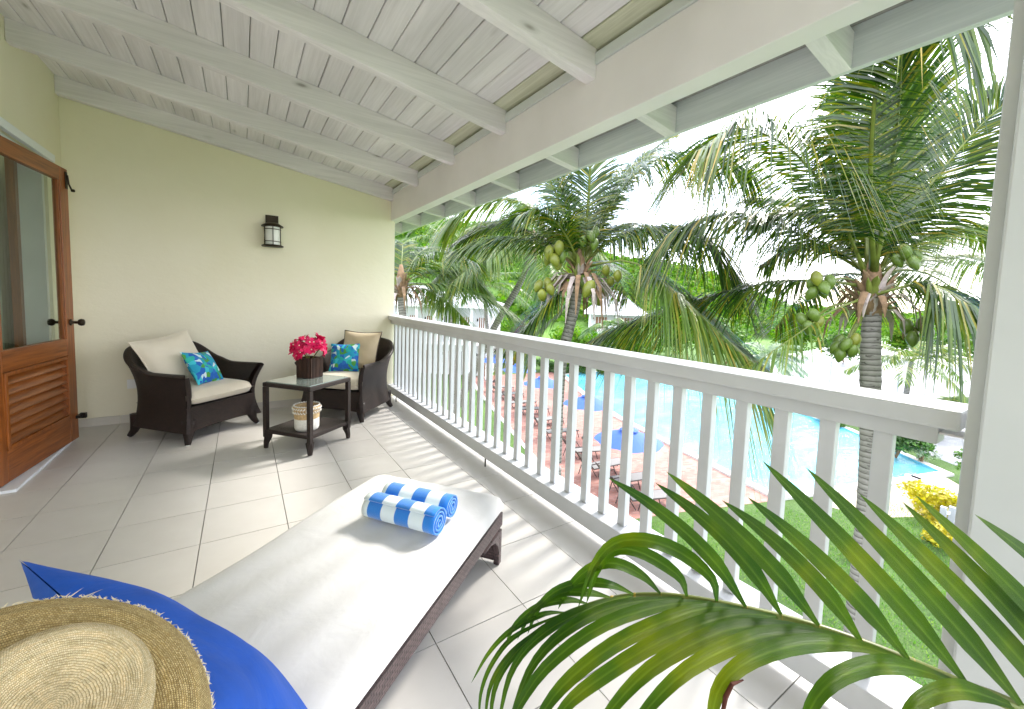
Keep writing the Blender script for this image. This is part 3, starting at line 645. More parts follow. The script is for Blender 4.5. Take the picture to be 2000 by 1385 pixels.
# basket
bp = onz(601, 840, .17)
bk = thing('basket', 'round woven basket, white below and tan with white stitching above, on the table shelf', 'basket', (bp.x-.0, bp.y+.05, .1685)); bk.scale = (.78, .78, .95)
MB().lathe([(0, .001), (.112, .001), (.122, .02), (.124, .105)], 32, us=10, vs=2).build('basket_base', 'basket_white', bk, True)
MB().lathe([(.124, .1055), (.1265, .13), (.126, .165)], 32).build('basket_band', 'basket_tan', bk, True)
MB().lathe([(.126, .1655), (.134, .18), (.136, .20), (.132, .212), (.122, .212), (.116, .19), (.108, .08), (.10, .012), (0, .012)], 32).build('basket_rim', 'basket_tan', bk, True)
q = MB()
for k in range(30):
    a = k*2*math.pi/30
    for r_, z, dz in ((.136, .166, .018), (.139, .196, -.016)):
        c = Vector((math.cos(a)*r_, math.sin(a)*r_, z)); t_ = Vector((-math.sin(a), math.cos(a), 0))
        q.tube([c-t_*.011+Zv*dz*.5, c+Vector((math.cos(a), math.sin(a), 0))*.006, c+t_*.011-Zv*dz*.5], .0052, 5)
    c = Vector((math.cos(a)*.127, math.sin(a)*.127, .216)); q.tube([c-t_*.010, c+Zv*.006, c+t_*.010], .006, 5)
q.build('stitching', 'basket_white', bk, True)
# ------------------------------------------------------------ wall lantern
lx, lz = .282, 1.81
lp = thing('wall_lantern', 'dark bronze wall lantern with white glass panes on the yellow end wall', 'lantern', (lx, WY, lz))
MB().box((-.062, -.022, .235), (.062, -.001, .348)).build('wall_plate', 'bronze', lp, bevel=.002)
MB().box((-.056, -.075, .245), (.056, -.0225, .262)).build('arm', 'bronze', lp, bevel=.002)
def hlat(prof, name, mat, n=20):
    return MB().lathe(prof, n, (0, -.085, 0)).build(name, mat, lp, True)
hlat([(0, .0), (.104, .0), (.106, .012), (.09, .02), (0, .02)], 'base_ring', 'bronze')
hlat([(.075, .0205), (.078, .12), (.074, .212)], 'glass_shade', 'lamp_glass')
hlat([(0, .262), (.055, .258), (.075, .243), (.106, .224), (.107, .214), (0, .213)], 'cap', 'bronze')
for z in (.055, .185): hlat([(.0795, z-.004), (.084, z), (.0795, z+.004)], 'band', 'bronze')
for k in range(6):
    a = -math.pi/2+k*math.pi/3; MB().tube([(math.cos(a)*.086, -.085+math.sin(a)*.086, .018), (math.cos(a)*.084, -.085+math.sin(a)*.084, .216)], .0042, 6).build('cage_bar', 'bronze', lp)
# ------------------------------------------------------------ lounger
U = Vector((-.79, -.613, 0)).normalized(); Wd = Vector((-U.y, U.x, 0)); Wd = Wd if Wd.x > 0 else -Wd        # U: towards the head, Wd: towards the rail side
A0 = Vector((.625, 2.245, 0)); LW = .735; LL = 2.02; BK = 1.50
lg = thing('sun_lounger', 'low dark wicker sun lounger with a long off-white mattress in the foreground', 'sun lounger', A0)
ML = Matrix(((U[0], Wd[0], 0, A0.x), (U[1], Wd[1], 0, A0.y), (0, 0, 1, 0), (0, 0, 0, 1)))   # local: x along, y across (0..LW)
def gb(mb, name, mat, **k):
    o = mb.build(name, mat, None, **k); o.parent = lg; o.matrix_parent_inverse = Matrix.Identity(4)
    for v in o.data.vertices: v.co = ML @ v.co - A0
    return o
for yy in (.004, LW-.034):
    q = MB()
    def side(u, v, yy=yy):
        x = u*LL; zb = .165
        return Vector((x, yy, zb+(.262-zb)*v))
    for y2 in (yy, yy+.03): q.grid(lambda u, v, y2=y2: Vector((u*LL, y2, .196+.066*v)), 40, 3, us=2.0, vs=.09)
    q.grid(lambda u, v: Vector((u*LL, yy+.03*v, .196)), 40, 1, us=2, vs=.03); q.grid(lambda u, v: Vector((u*LL, yy+.03*v, .262)), 40, 1, us=2, vs=.03)
    q.grid(lambda u, v: Vector((0, yy+.03*v, .196+.066*u)), 1, 1); gb(q, 'side_rail', 'wicker_lounger')
for xc in (0, LL-.03):
    gb(MB().box((xc, .035, .02), (xc+.03, LW-.035, .262)), 'end_panel', 'wicker_lounger')
# legs: outer post, slanted gusset
for x_in, sg in ((.0, 1), (LL-.0, -1)):
    for yy in (.004, LW-.034):
        q = MB(); xo = x_in
        q.box((min(xo, xo+sg*.034), yy, .0), (max(xo, xo+sg*.034), yy+.03, .177), uvs=1)
        gb(q, 'leg', 'wicker_lounger', bevel=.005)
        q = MB(); pr = [(.0345, .1775), (.24, .1775), (.15, .170), (.09, .150), (.055, .115), (.0345, .07)]
        n = len(pr); q.v = [(xo+sg*a, yy+dy, z) for dy in (0, .03) for a, z in pr]; q.face(tuple(range(n)), [(a, z) for a, z in pr]); q.face(tuple(range(n, 2*n))[::-1], [(a, z) for a, z in pr][::-1])
        for i in range(n): q.face((i, (i+1) % n, n+(i+1) % n, n+i), [(0, 0), (.05, 0), (.05, .03), (0, .03)])
        gb(q, 'leg_brace', 'wicker_lounger')
gb(MB().box((.035, .035, .225), (LL-.035, LW-.035, .245)), 'deck', 'wicker_lounger')
BA = math.radians(42)
def mat_surface(sgn, z0, th, s0, s1, tilt=0):
    def fn(u, v):
        x, y = 2*u-1, 2*v-1
        ex = max(0, 1-abs(x)**26)**.5; ey = max(0, 1-abs(y)**16)**.45; e = ex*ey
        cx_ = (s0+s1)/2+x*(s1-s0)/2; 
        rc = .045; cy_ = LW/2+y*(LW/2+.014)
        # rounded plan corners
        k = (abs(x)*(s1-s0)/2-((s1-s0)/2-.09))/.09; 
        if k > 0: cy_ = LW/2+y*(LW/2+.014-.030*min(1, k)**3)
        z = th/2*e*sgn
        und = .004*math.sin(7*x+2.1*y)+.003*math.sin(15*y+4*x)+ .006*(1-y*y)
        p = Vector((cx_, cy_, z0+th/2+z+(und*e if sgn > 0 else 0)))
        if tilt:
            d = p.x-s0; h = p.z-z0; p = Vector((s0+d*math.cos(BA)-h*math.sin(BA), p.y, z0+d*math.sin(BA)+h*math.cos(BA)))
        return p
    return fn
q = MB()
for sg in (1, -1): q.grid(mat_surface(sg, .262, .088, -.015, BK), 90, 36)
gb(q, 'mattress', 'mattress_cloth', smooth=True)
q = MB()
for sg in (1, -1): q.grid(mat_surface(sg, .262, .088, BK+.012, BK+.62, 1), 40, 36)
gb(q, 'back_mattress', 'mattress_cloth', smooth=True)
q = MB(); q.grid(lambda u, v: Vector((BK+u*.62*math.cos(BA), .04+v*(LW-.08), .25+u*.62*math.sin(BA)-.0)), 12, 6, us=.6, vs=.6); gb(q, 'back_panel', 'wicker_lounger')
# towels
def towel(label, pa, pb, r_, seed):
    r2 = random.Random(seed); ax = (pb-pa); Lh = ax.length; q = MB(); turns = 3.2; n = 88; sp = []
    for k in range(n+1):
        a = k/n; th = turns*2*math.pi*a+seed; rr = r_*(.16+.84*a**.85); sp.append((rr*math.cos(th)*1.04, rr*math.sin(th)*.96))
    thk = .0072
    def fn(u, v):
        k = u*n; i = min(int(k), n-1); f = k-i; y = sp[i][0]*(1-f)+sp[i+1][0]*f; z = sp[i][1]*(1-f)+sp[i+1][1]*f
        x = (v-.5)*Lh*(1+.010*math.sin(seed+u*17)+.012*(1-u))
        return Vector((x, y, z))
    q.grid(fn, n, 14); 
    o = q.build('striped_towel', 'striped_towel', None, True); md = o.modifiers.new('thick', 'SOLIDIFY'); md.thickness = thk; md.offset = -1
    frame(o, (pa+pb)/2, ax, Zv.cross(ax)); tag(o, label, 'towel', 'rolled striped towels on the lounger'); return o
zt = .355+.060
towel('rolled blue and white striped towel nearer the camera on the lounger mattress', onz(722, 985, zt), onz(858, 1020, zt), .060, 1)
towel('rolled blue and white striped towel half hidden behind the other roll', onz(758, 962, zt), onz(884, 990, zt), .055, 2)
# blue pillow standing on the mattress against the raised back
pw = pillow_mesh('blue_pillow', 'blue_cloth', .58, .60, .185, seed=9, n=60, pinch=.05, lump=.07)
tag(pw, 'bright blue pillow propped on the head end of the lounger under the straw hat', 'pillow')
Ca, Cb = onz(40, 1076, .83), onz(380, 1372, .80)
cen = (Ca+Cb)/2; axp = (Cb-Ca)
up_ = (Zv*.86+U*.50).normalized()
frame(pw, cen-up_*.325-U*-.012, axp, up_)
# straw hat
hc = Vector((-.202, .590, .828))
hat = thing('straw_hat', 'woven straw sun hat with a frayed brim lying on the blue pillow', 'hat', hc); hat.rotation_mode = 'QUATERNION'; hat.rotation_quaternion = Vector((.544, -.491, 1)).to_track_quat('Z', 'Y'); hat.scale = (.84, .84, 1.05)
bprof = [(.094, -.010), (.103, -.016), (.116, -.008), (.138, .010), (.160, .020), (.185, .018), (.205, .008), (.216, -.004)]
MB().lathe(bprof, 96, us=8, vs=1.2).build('brim', 'straw', hat, True)
cprof = [(.094, -.008), (.100, .015), (.103, .050), (.101, .082), (.092, .100), (.078, .104), (.064, .094), (.045, .088), (.02, .090), (0, .091)]
MB().lathe(cprof, 64, us=5, vs=1.4).build('crown', 'straw_pale', hat, True)
MB().lathe([(.0965, -.007), (.1035, .000), (.1045, .022), (.1025, .024)], 64, us=30, vs=1).build('hat_shade_band', 'husk', hat, True)  # band coloured dark brown for the shade between crown and brim
q = MB()
for k in range(900):
    a = rnd.uniform(0, 2*math.pi); r_ = .214; c = Vector((math.cos(a)*r_, math.sin(a)*r_, rnd.uniform(-.004, .001))); o_ = Vector((math.cos(a), math.sin(a), 0)); t_ = Vector((-math.sin(a), math.cos(a), 0))
    d = (o_*rnd.uniform(.1, .8)+t_*rnd.choice((-1, 1))*rnd.uniform(.4, 1)+Zv*rnd.uniform(-.3, .4)).normalized(); ln = rnd.uniform(.003, .008) if rnd.random() > .006 else .024
    wv = d.cross(Zv).normalized()*.0011; q.quad([c-wv, c+wv, c+d*ln])
tag(q.build('frayed_edge', 'straw_fray', hat), kind='stuff')
# ------------------------------------------------------------ foreground areca palm
pot = Vector((1.02, -.62, 0))
ar = thing('areca_palm', 'potted areca palm whose glossy green frond arches across the lower right', 'palm plant', pot)
def wb(mb, name, mat, parent, org, **k):
    o = mb.build(name, mat, parent, **k); o.location = (-org[0], -org[1], -org[2]); return o
RP = [(2330, 1560, .66), (2000, 1388, .72), (1891, 1343, .745), (1783, 1296, .77), (1685, 1257, .80), (1600, 1227, .83), (1527, 1206, .86), (1460, 1190, .885), (1400, 1177, .91), (1342, 1167, .935), (1292, 1162, .955), (1240, 1162, .975), (1195, 1168, .99), (1150, 1180, 1.0), (1105, 1196, 1.005), (1065, 1216, 1.005)]
rp = [at(*p) for p in RP]
low = [Vector((pot.x, pot.y, .30)), Vector((pot.x+.02, pot.y+.02, .62))]
rach = cat_rom(low+rp, 70)
rr_ = [.011*(1-i/70)+.0022 for i in range(71)]
wb(MB().tube(rach, rr_, 8), 'rachis', 'petiole', ar, pot, smooth=True)
# every leaflet: way-points in the photograph's directions with real distances
node = dict((i, rp[i]) for i in range(len(rp)))
def bow(b, tip, k, d0, d1):
    (x0_, y0_), (x1_, y1_) = b, tip; dx, dy = x1_-x0_, y1_-y0_; L_ = math.hypot(dx, dy); nx, ny = -dy/L_, dx/L_
    if ny > 0: nx, ny = -nx, -ny
    return [(x0_+dx*t_+nx*k*4*t_*(1-t_)*(1.15-.3*t_), y0_+dy*t_+ny*k*4*t_*(1-t_)*(1.15-.3*t_), d0+(d1-d0)*t_) for t_ in (0, .25, .5, .75, 1)]
UPX = [(bow((1458, 1188), (1188, 933), 26, .885, .80), .036), (bow((1527, 1203), (1280, 943), 22, .86, .77), .038), (bow((1602, 1226), (1301, 921), 16, .83, .73), .040), (bow((1686, 1259), (1410, 977), 20, .80, .71), .038),
 (bow((1778, 1293), (1460, 971), 14, .77, .68), .040), (bow((1893, 1342), (1489, 900), 10, .745, .64), .041), (bow((2005, 1390), (1573, 912), 10, .72, .62), .041), (bow((2120, 1445), (1677, 963), 14, .705, .61), .040),
 (bow((2200, 1475), (1761, 979), 16, .69, .60), .037), (bow((2280, 1490), (1786, 965), 14, .68, .58), .035), (bow((2330, 1400), (1903, 1004), 20, .67, .58), .034)]
UPL = {8: [(1390, 1130, .87), (1330, 1080, .86), (1260, 1055, .86), (1200, 1062, .89), (1160, 1105, .93), (1128, 1190, .96)],
 9: [(1325, 1125, .89), (1255, 1080, .89), (1200, 1075, .91), (1165, 1115, .94), (1145, 1180, .97)],
 10: [(1255, 1125, .93), (1200, 1100, .93), (1150, 1112, .95), (1110, 1150, .98), (1090, 1190, 1.0)],
 11: [(1195, 1143, .95), (1140, 1138, .97), (1085, 1155, .98), (1050, 1190, 1.0), (1030, 1240, 1.01)],
 12: [(1150, 1158, .97), (1090, 1160, .99), (1040, 1195, 1.0), (1010, 1250, 1.02)],
 13: [(1110, 1172, .99), (1050, 1185, 1.0), (1005, 1222, 1.01), (985, 1270, 1.03)],
 14: [(1060, 1200, 1.0), (1000, 1230, 1.01), (955, 1275, 1.02), (920, 1335, 1.03)]}
LOW = {14: [(1010, 1240, 1.0), (965, 1290, .99), (940, 1350, .98), (935, 1420, .97)], 13: [(1070, 1225, .98), (1000, 1275, .97), (958, 1340, .95), (945, 1430, .93)],
 12: [(1110, 1200, .97), (1020, 1262, .95), (968, 1340, .93), (955, 1450, .91)], 11: [(1165, 1183, .95), (1065, 1235, .93), (1000, 1310, .91), (968, 1440, .89)],
 9: [(1220, 1180, .92), (1120, 1222, .90), (1040, 1300, .88), (985, 1440, .86)], 8: [(1300, 1182, .89), (1176, 1222, .87), (1070, 1300, .85), (1010, 1385, .84), (985, 1450, .83)],
 7: [(1368, 1190, .86), (1225, 1245, .84), (1122, 1318, .82), (1062, 1388, .81), (1030, 1460, .80)], 6: [(1430, 1202, .84), (1290, 1252, .82), (1165, 1330, .80), (1098, 1388, .79), (1060, 1460, .78)],
 5: [(1500, 1222, .81), (1402, 1236, .80), (1276, 1303, .78), (1193, 1387, .77), (1150, 1460, .76)], 4: [(1594, 1240, .78), (1477, 1246, .77), (1351, 1303, .75), (1262, 1387, .74), (1215, 1460, .73)],
 3: [(1678, 1262, .76), (1569, 1258, .75), (1469, 1287, .74), (1410, 1336, .73), (1390, 1400, .72), (1385, 1470, .72)], 2: [(1786, 1306, .73), (1703, 1300, .72), (1627, 1330, .71), (1580, 1390, .71), (1560, 1480, .70)],
 1: [(1903, 1352, .71), (1845, 1350, .70), (1786, 1380, .69), (1740, 1450, .69)]}
def leaflet(pts, wd, name='leaflet', tipmat=None, fold=.22):
    P = cat_rom(pts, 18); q = MB(); n = len(P)-1; rows = []
    for i, p in enumerate(P):
        t_ = i/n; T = (P[min(i+1, n)]-P[max(i-1, 0)]).normalized(); view = (p-Vector(CP)).normalized()
        nr = (Zv*.25-view*.9).normalized(); s_ = T.cross(nr).normalized(); nn = s_.cross(T).normalized()
        wv = wd*.5*min(1, (.16+t_*2.9))*(max(0, 1-t_**3.2))**.8
        rows.append((p-s_*wv+nn*wv*fold, p-s_*wv*.5+nn*wv*fold*.4, p, p+s_*wv*.5+nn*wv*fold*.4, p+s_*wv+nn*wv*fold))
    for r_ in rows: q.v += [P3(a) for a in r_]
    for i in range(n):
        for k in range(4): q.face((i*5+k, i*5+k+1, (i+1)*5+k+1, (i+1)*5+k), [(k/4, i/n), ((k+1)/4, i/n), ((k+1)/4, (i+1)/n), (k/4, (i+1)/n)])
    o = wb(q, name, 'areca_leaf', ar, pot, smooth=True); return o
for i, pp in UPL.items(): leaflet([node[i]]+[at(*p) for p in pp], max(.014, .034-.003*(i-7)))
for pp, wd in UPX: leaflet([at(*p) for p in pp], wd*.92)
for i, pp in LOW.items():
    leaflet([node[i]]+[at(*p) for p in pp], .031 if i < 8 else max(.012, .027-.0025*(i-8)))
for i in range(2, 13): wb(MB().tube([node[i]-(node[i+1]-node[i])*.10, node[i], node[i]+(node[i+1]-node[i])*.10], [.004, max(.0055, .0125-.0007*i), .004], 8), 'node_collar', 'collar', ar, pot, smooth=True)
bt = [at(1452, 1328, .722), at(1430, 1336, .720), at(1417, 1362, .716), at(1410, 1400, .712)]
o = wb(MB().tube(bt, [.0015, .004, .0045, .003], 6, flat=.4), 'brown_tip', 'brown_tip', ar, pot); o['label'] = 'dry brown leaf edge'
wb(MB().lathe([(0, 0), (.15, 0), (.19, .30), (.205, .305), (.205, .33), (.17, .33), (.165, .29), (0, .29)], 28, tuple(pot)), 'plant_pot', 'clay', ar, pot, smooth=False)

# ------------------------------------------------------------ coconut palms
def frond(parent, org, pts, ll=.85, n=62, mat='palm_leaf', droop=.45, wd=.030, rad=.028, s0=.16, fwd=.5, seed=0, gap=.0, side=None, twist=0, roll=0):
    r_ = random.Random(seed); pts = [Vector(p) for p in pts]; P = cat_rom(pts, 40); q = MB()
    hd = P[-1]-P[0]; hd.z = 0
    if hd.length < .3: hd = Vector((1, 0, 0))
    S = side or Zv.cross(hd).normalized()
    lens = [0]
    for a, b2 in zip(P, P[1:]): lens.append(lens[-1]+(b2-a).length)
    Lt = lens[-1]
    for i in range(n):
        s = s0+(1-s0)*(i+.5)/n; x = s*Lt; k = 0
        while k < len(lens)-2 and lens[k+1] < x: k += 1
        f_ = (x-lens[k])/max(1e-6, lens[k+1]-lens[k]); p = P[k].lerp(P[k+1], f_); T = (P[k+1]-P[k]).normalized()
        Sv = (S-T*S.dot(T)).normalized(); Nn = Sv.cross(T).normalized()
        if Nn.z < 0: Nn = -Nn
        if roll: Sv, Nn = Sv*math.cos(roll)+Nn*math.sin(roll), Nn*math.cos(roll)-Sv*math.sin(roll)
        e = (s-s0)/(1-s0); l0 = ll*min(1.0, .55+2.2*e)*(1 if e < .72 else 1-.62*((e-.72)/.28)**1.4)
        l0 = max(.22*ll, l0)
        for sg in (-1, 1):
            if r_.random() < gap: continue
            a = fwd+.55*e+r_.uniform(-.10, .10); up = .22+r_.uniform(-.14, .14)+twist*sg
            d = (Sv*sg*math.cos(a)+T*math.sin(a)+Nn*up).normalized(); l = l0*r_.uniform(.86, 1.08); dr = droop*r_.uniform(.7, 1.35)
            wv = (T*.75+Nn*.5*sg*0+Nn*.35); wv = (wv-d*wv.dot(d)).normalized()*wd*.5*r_.uniform(.8, 1.15)
            c = [p+d*l*t_-Zv*(dr*l*t_*t_) for t_ in (.0, .3, .62, 1.0)]
            m0 = len(q.v)
            q.v += [P3(c[0]-wv*.5), P3(c[0]+wv*.5), P3(c[1]-wv), P3(c[1]+wv), P3(c[2]-wv*.85), P3(c[2]+wv*.85), P3(c[3])]
            q.face((m0, m0+1, m0+3, m0+2)); q.face((m0+2, m0+3, m0+5, m0+4)); q.face((m0+4, m0+5, m0+6))
    o = wb(q, 'frond', mat, parent, org)
    step = P[::4]; m_ = MB().tube(step, [rad*(1-.86*i/(len(step)-1))*(1.5 if i == 0 else 1) for i in range(len(step))], 6, flat=.7)
    rb_ = m_.build('midrib', 'petiole', o, True); return o
def gen(C, az_, el, Lf, sag):
    a, e = math.radians(az_), math.radians(el); d = Vector((math.sin(a)*math.cos(e), math.cos(a)*math.cos(e), math.sin(e)))
    return [C+d*Lf*t_-Zv*(sag*Lf*t_*t_) for t_ in (0, .22, .45, .72, 1.0)]
def nuts(parent, org, centre, k, r_, mat, seed, spread=1.0, hang=None):
    rr2 = random.Random(seed)
    for i in range(k):
        a = i*2.4+seed; e = (i/k-.5)*2
        c = centre+Vector((math.cos(a)*r_*1.25*spread, math.sin(a)*r_*1.25*spread, -e*r_*1.5*spread))
        M = Matrix.Translation(c) @ Matrix.Rotation(rr2.uniform(-.5, .5), 4, 'X') @ Matrix.Rotation(rr2.uniform(-.5, .5), 4, 'Y')
        pr = [(0, -1.40), (.25, -1.28), (.62, -.85), (.90, -.25), (.92, .30), (.70, .85), (.36, 1.15), (.10, 1.28), (0, 1.28)]
        wb(MB().lathe([(x*r_*.92, z*r_) for x, z in pr], 14, M=M), 'coconut', ('coconut_green', 'coconut_yellow')[(i+seed) % 2] if i % 3 == 0 else mat, parent, org, smooth=True)
    if hang is not None:
        for i in range(3): wb(MB().tube(cat_rom([hang, (hang+centre)/2+Vector((rr2.uniform(-.05, .05), rr2.uniform(-.05, .05), .1)), centre+Vector((rr2.uniform(-.08, .08), 0, 0))], 8), .014, 5), 'fruit_stalk', 'petiole', parent, org)
def palm(label, base, path, rads, name='coconut_palm', group='coconut palms in the garden', bark=1.0):
    t_ = thing(name, label, 'palm tree', base, group=group); P = cat_rom(path, 90); n = len(P)-1
    rd = []
    for i in range(n+1):
        f_ = i/n*(len(rads)-1); k = min(int(f_), len(rads)-2); r_ = rads[k]*(1-f_+k)+rads[k+1]*(f_-k); rd.append(r_*(1+.045*(i % 2)+rnd.uniform(-.025, .025)))
    wb(MB().tube(P, rd, 16, vscale=1), 'trunk', 'palm_bark', t_, base, smooth=True); return t_
def crown_bits(t_, org, C, rr2, k=14, ln=.55, seed=0):
    r_ = random.Random(seed)
    wb(MB().tube([C-Zv*.35, C-Zv*.15, C+Zv*.1, C+Zv*.45, C+Zv*.8], [rr2*1.0, rr2*1.15, rr2*1.1, rr2*.7, rr2*.25], 12), 'crown_shaft', 'husk', t_, org, smooth=True)
    for i in range(26):                      # overlapping fibrous leaf bases
        a = i*2.4+seed; d = Vector((math.cos(a), math.sin(a), 0)); sd2 = Vector((-d.y, d.x, 0)); z0 = -.40+.5*(i/26); p0 = C+d*rr2*.95+Zv*z0
        l = r_.uniform(.28, .5); o2 = r_.uniform(.10, .30); w2 = rr2*r_.uniform(.45, .75); q = MB()
        def fs(u, v, p0=p0, d=d, sd2=sd2, l=l, o2=o2, w2=w2): 
            x = (u-.5)*2; return p0+d*(o2*v*v+.02-.05*x*x)+sd2*(x*w2*(1-v)**.6*(1+.3*math.sin(9*v+u*7)))+Zv*(l*v)
        q.grid(fs, 4, 6); wb(q, 'leaf_base', ('husk', 'husk', 'dead_leaf', 'petiole')[i % 4], t_, org, smooth=True)
    for i in range(k):
        a = r_.uniform(0, 6.28); d = Vector((math.cos(a), math.sin(a), 0)); z0 = r_.uniform(-.28, .05)
        p0 = C+d*rr2*1.2+Zv*z0; l = ln*r_.uniform(.6, 1.3); pts = [p0, p0+d*l*.35+Zv*.02, p0+d*l*.62-Zv*l*.3, p0+d*l*.7-Zv*l*.85]
        wb(MB().tube(pts, [.045, .06, .045, .008], 6, flat=.25), 'dry_sheath', 'dead_leaf' if i % 2 else 'husk', t_, org)
# near right palm
B2 = Vector((9.15, 2.28, G)); d2 = 7.5
tr2 = [B2, at(1671, 1299, d2), at(1695, 1000, d2), at(1700, 850, d2), at(1700, 700, d2), at(1702, 620, d2), at(1704, 560, d2)]
PA = palm('tall coconut palm on the right, nearest the railing, with green nuts under its crown', B2, tr2, [.24, .21, .165, .155, .15, .135, .12])
C2 = at(1704, 540, d2); crown_bits(PA, B2, C2+Zv*.0-Zv*.35, .17, 18, .6, 2)
def fr(T_, org, px, **k): return frond(T_, org, [at(*p) for p in px], **k)
K = dict(ll=1.35, n=150, wd=.034, rad=.04)
fr(PA, B2, [(1690, 540, 7.5), (1655, 450, 7.3), (1590, 340, 7.1), (1520, 275, 6.9), (1440, 250, 6.8), (1370, 290, 6.7)], seed=11, side=None, **{**K, **dict(ll=2.0, n=170, droop=0.95, fwd=0.3, wd=0.032)})
fr(PA, B2, [(1708, 530, 7.4), (1728, 420, 7.0), (1746, 300, 6.5), (1757, 190, 6.0), (1762, 90, 5.5)], seed=12, side=Vector(RT), **{**K, **dict(ll=1.75, n=150, droop=0.3)})
fr(PA, B2, [(1718, 530, 7.5), (1775, 420, 7.4), (1850, 320, 7.2), (1930, 230, 7.0), (2020, 160, 6.8)], seed=13, **{**K, **dict(ll=1.8, n=160, droop=0.55, roll=0.9)})
fr(PA, B2, [(1695, 520, 7.6), (1690, 400, 7.9), (1672, 280, 8.2), (1650, 170, 8.4)], seed=14, side=Vector(RT), **{**K, **dict(ll=1.5, n=150, droop=0.5)})
fr(PA, B2, [(1700, 520, 7.7), (1712, 380, 8.2), (1735, 250, 8.6), (1790, 150, 9.0)], seed=15, side=Vector(RT), **{**K, **dict(ll=1.6, n=150, droop=0.5)})
fr(PA, B2, [(1690, 560, 7.5), (1600, 548, 7.9), (1500, 552, 8.5), (1380, 580, 9.2), (1260, 618, 9.8), (1165, 662, 10.4)], seed=16, **{**K, **dict(ll=1.75, n=170, droop=0.85, fwd=0.3)})
fr(PA, B2, [(1712, 575, 7.3), (1790, 555, 7.0), (1850, 568, 6.6), (1905, 610, 6.3), (1925, 720, 6.1)], seed=17, **{**K, **dict(ll=1.6, n=150, droop=1.0)})
fr(PA, B2, [(1715, 540, 7.7), (1780, 490, 8.0), (1860, 455, 8.3), (1950, 440, 8.6), (2030, 450, 8.8)], droop=.8, seed=18, mat='palm_leaf_light', ll=1.1, n=110, wd=.04)
fr(PA, B2, [(1690, 530, 7.8), (1600, 480, 8.0), (1520, 438, 8.2), (1430, 415, 8.4), (1340, 440, 8.5), (1290, 480, 8.6)], seed=19, **{**K, **dict(ll=1.7, n=150, droop=0.95, fwd=0.3)})
fr(PA, B2, [(1680, 585, 7.3), (1620, 610, 7.1), (1540, 665, 6.9), (1460, 720, 6.8)], droop=.7, seed=20, mat='palm_leaf_light', ll=.7, n=40, wd=.03, gap=.3)
fr(PA, B2, [(1705, 525, 7.4), (1700, 330, 6.6), (1720, 120, 5.8), (1790, 20, 5.2), (1900, 30, 4.8)], seed=21, **{**K, **dict(ll=1.5, n=130, droop=1.1)})
fr(PA, B2, [(1720, 545, 7.9), (1790, 510, 8.6), (1870, 500, 9.4), (1960, 520, 10)], droop=.7, seed=22, mat='palm_leaf_light', **K)
fr(PA, B2, [(1690, 525, 8.0), (1630, 440, 8.6), (1560, 400, 9.2), (1480, 390, 9.8)], droop=.6, seed=23, **K)
for i, (a_, e_, l_, s_) in enumerate(((60, 55, 3.6, .5), (95, 70, 3.8, .5), (20, 45, 3.6, .6), (130, 50, 3.4, .55), (-20, 62, 3.6, .55), (75, 25, 3.4, .6), (110, 20, 3.2, .6), (40, 15, 3.4, .6))):
    frond(PA, B2, gen(C2, a_, e_, l_, s_), mat='palm_leaf' if i % 3 else 'palm_leaf_light', droop=.6, seed=300+i, ll=1.1, n=110, wd=.034, rad=.036)
for i, (u_, v_, k_, r_, h_) in enumerate(((1602, 562, 6, .105, (1672, 548)), (1580, 632, 7, .10, (1668, 590)), (1650, 680, 8, .10, (1690, 610)), (1790, 650, 5, .11, (1715, 590)), (1773, 505, 5, .10, (1715, 560)))):
    nuts(PA, B2, at(u_, v_, d2-.35), k_, r_, 'coconut_green', i+3, 1.0, at(*h_, d2))
# centre palm
d1 = 10.0
B1 = at(1084, 960, d1); B1.z = G; B1.x += .1
tr1 = [B1, at(1085, 935, d1), at(1090, 800, d1), at(1098, 700, d1), at(1112, 640, d1), at(1124, 590, d1), at(1130, 540, d1)]
PB = palm('coconut palm in the centre with yellow-green nuts and a pale slender trunk', B1, tr1, [.17, .14, .125, .125, .125, .13, .12])
C1 = at(1133, 520, d1); crown_bits(PB, B1, C1-Zv*.25, .14, 44, 1.0, 5)
K = dict(ll=1.15, n=130, wd=.036, rad=.038)
fr(PB, B1, [(1136, 520, 10), (1146, 430, 9.7), (1152, 340, 9.3), (1150, 270, 8.9), (1140, 210, 8.5)], droop=.35, seed=31, side=Vector(RT), **{**K, **dict(ll=1.35)})
fr(PB, B1, [(1125, 520, 10), (1105, 430, 9.8), (1078, 360, 9.6), (1050, 300, 9.3), (1030, 250, 9.0)], droop=.5, seed=32, **{**K, **dict(ll=1.35)})
fr(PB, B1, [(1125, 520, 10), (1080, 440, 10.2), (1010, 392, 10.3), (930, 395, 10.4), (875, 440, 10.5)], seed=33, **{**K, **dict(ll=1.4, n=140, droop=0.8, mat='palm_leaf_light')})
fr(PB, B1, [(1145, 520, 10), (1180, 430, 9.8), (1235, 345, 9.6), (1310, 300, 9.3), (1400, 300, 9.1), (1470, 340, 9.0)], seed=34, **{**K, **dict(ll=1.7, n=150, droop=0.85, fwd=0.3)})
fr(PB, B1, [(1150, 510, 10), (1200, 465, 9.8), (1290, 443, 9.6), (1375, 465, 9.4), (1440, 550, 9.3)], seed=35, **{**K, **dict(ll=1.55, n=150, droop=0.95, fwd=0.25)})
fr(PB, B1, [(1150, 520, 9.9), (1230, 510, 9.2), (1310, 562, 8.6), (1395, 640, 8.1), (1480, 718, 7.8)], seed=36, **{**K, **dict(ll=1.9, n=170, droop=0.8, fwd=0.3, mat='palm_leaf_light', s0=0.3)})
fr(PB, B1, [(1120, 545, 10), (1070, 590, 9.8), (1025, 640, 9.7), (990, 668, 9.6)], droop=.5, seed=37, **K)
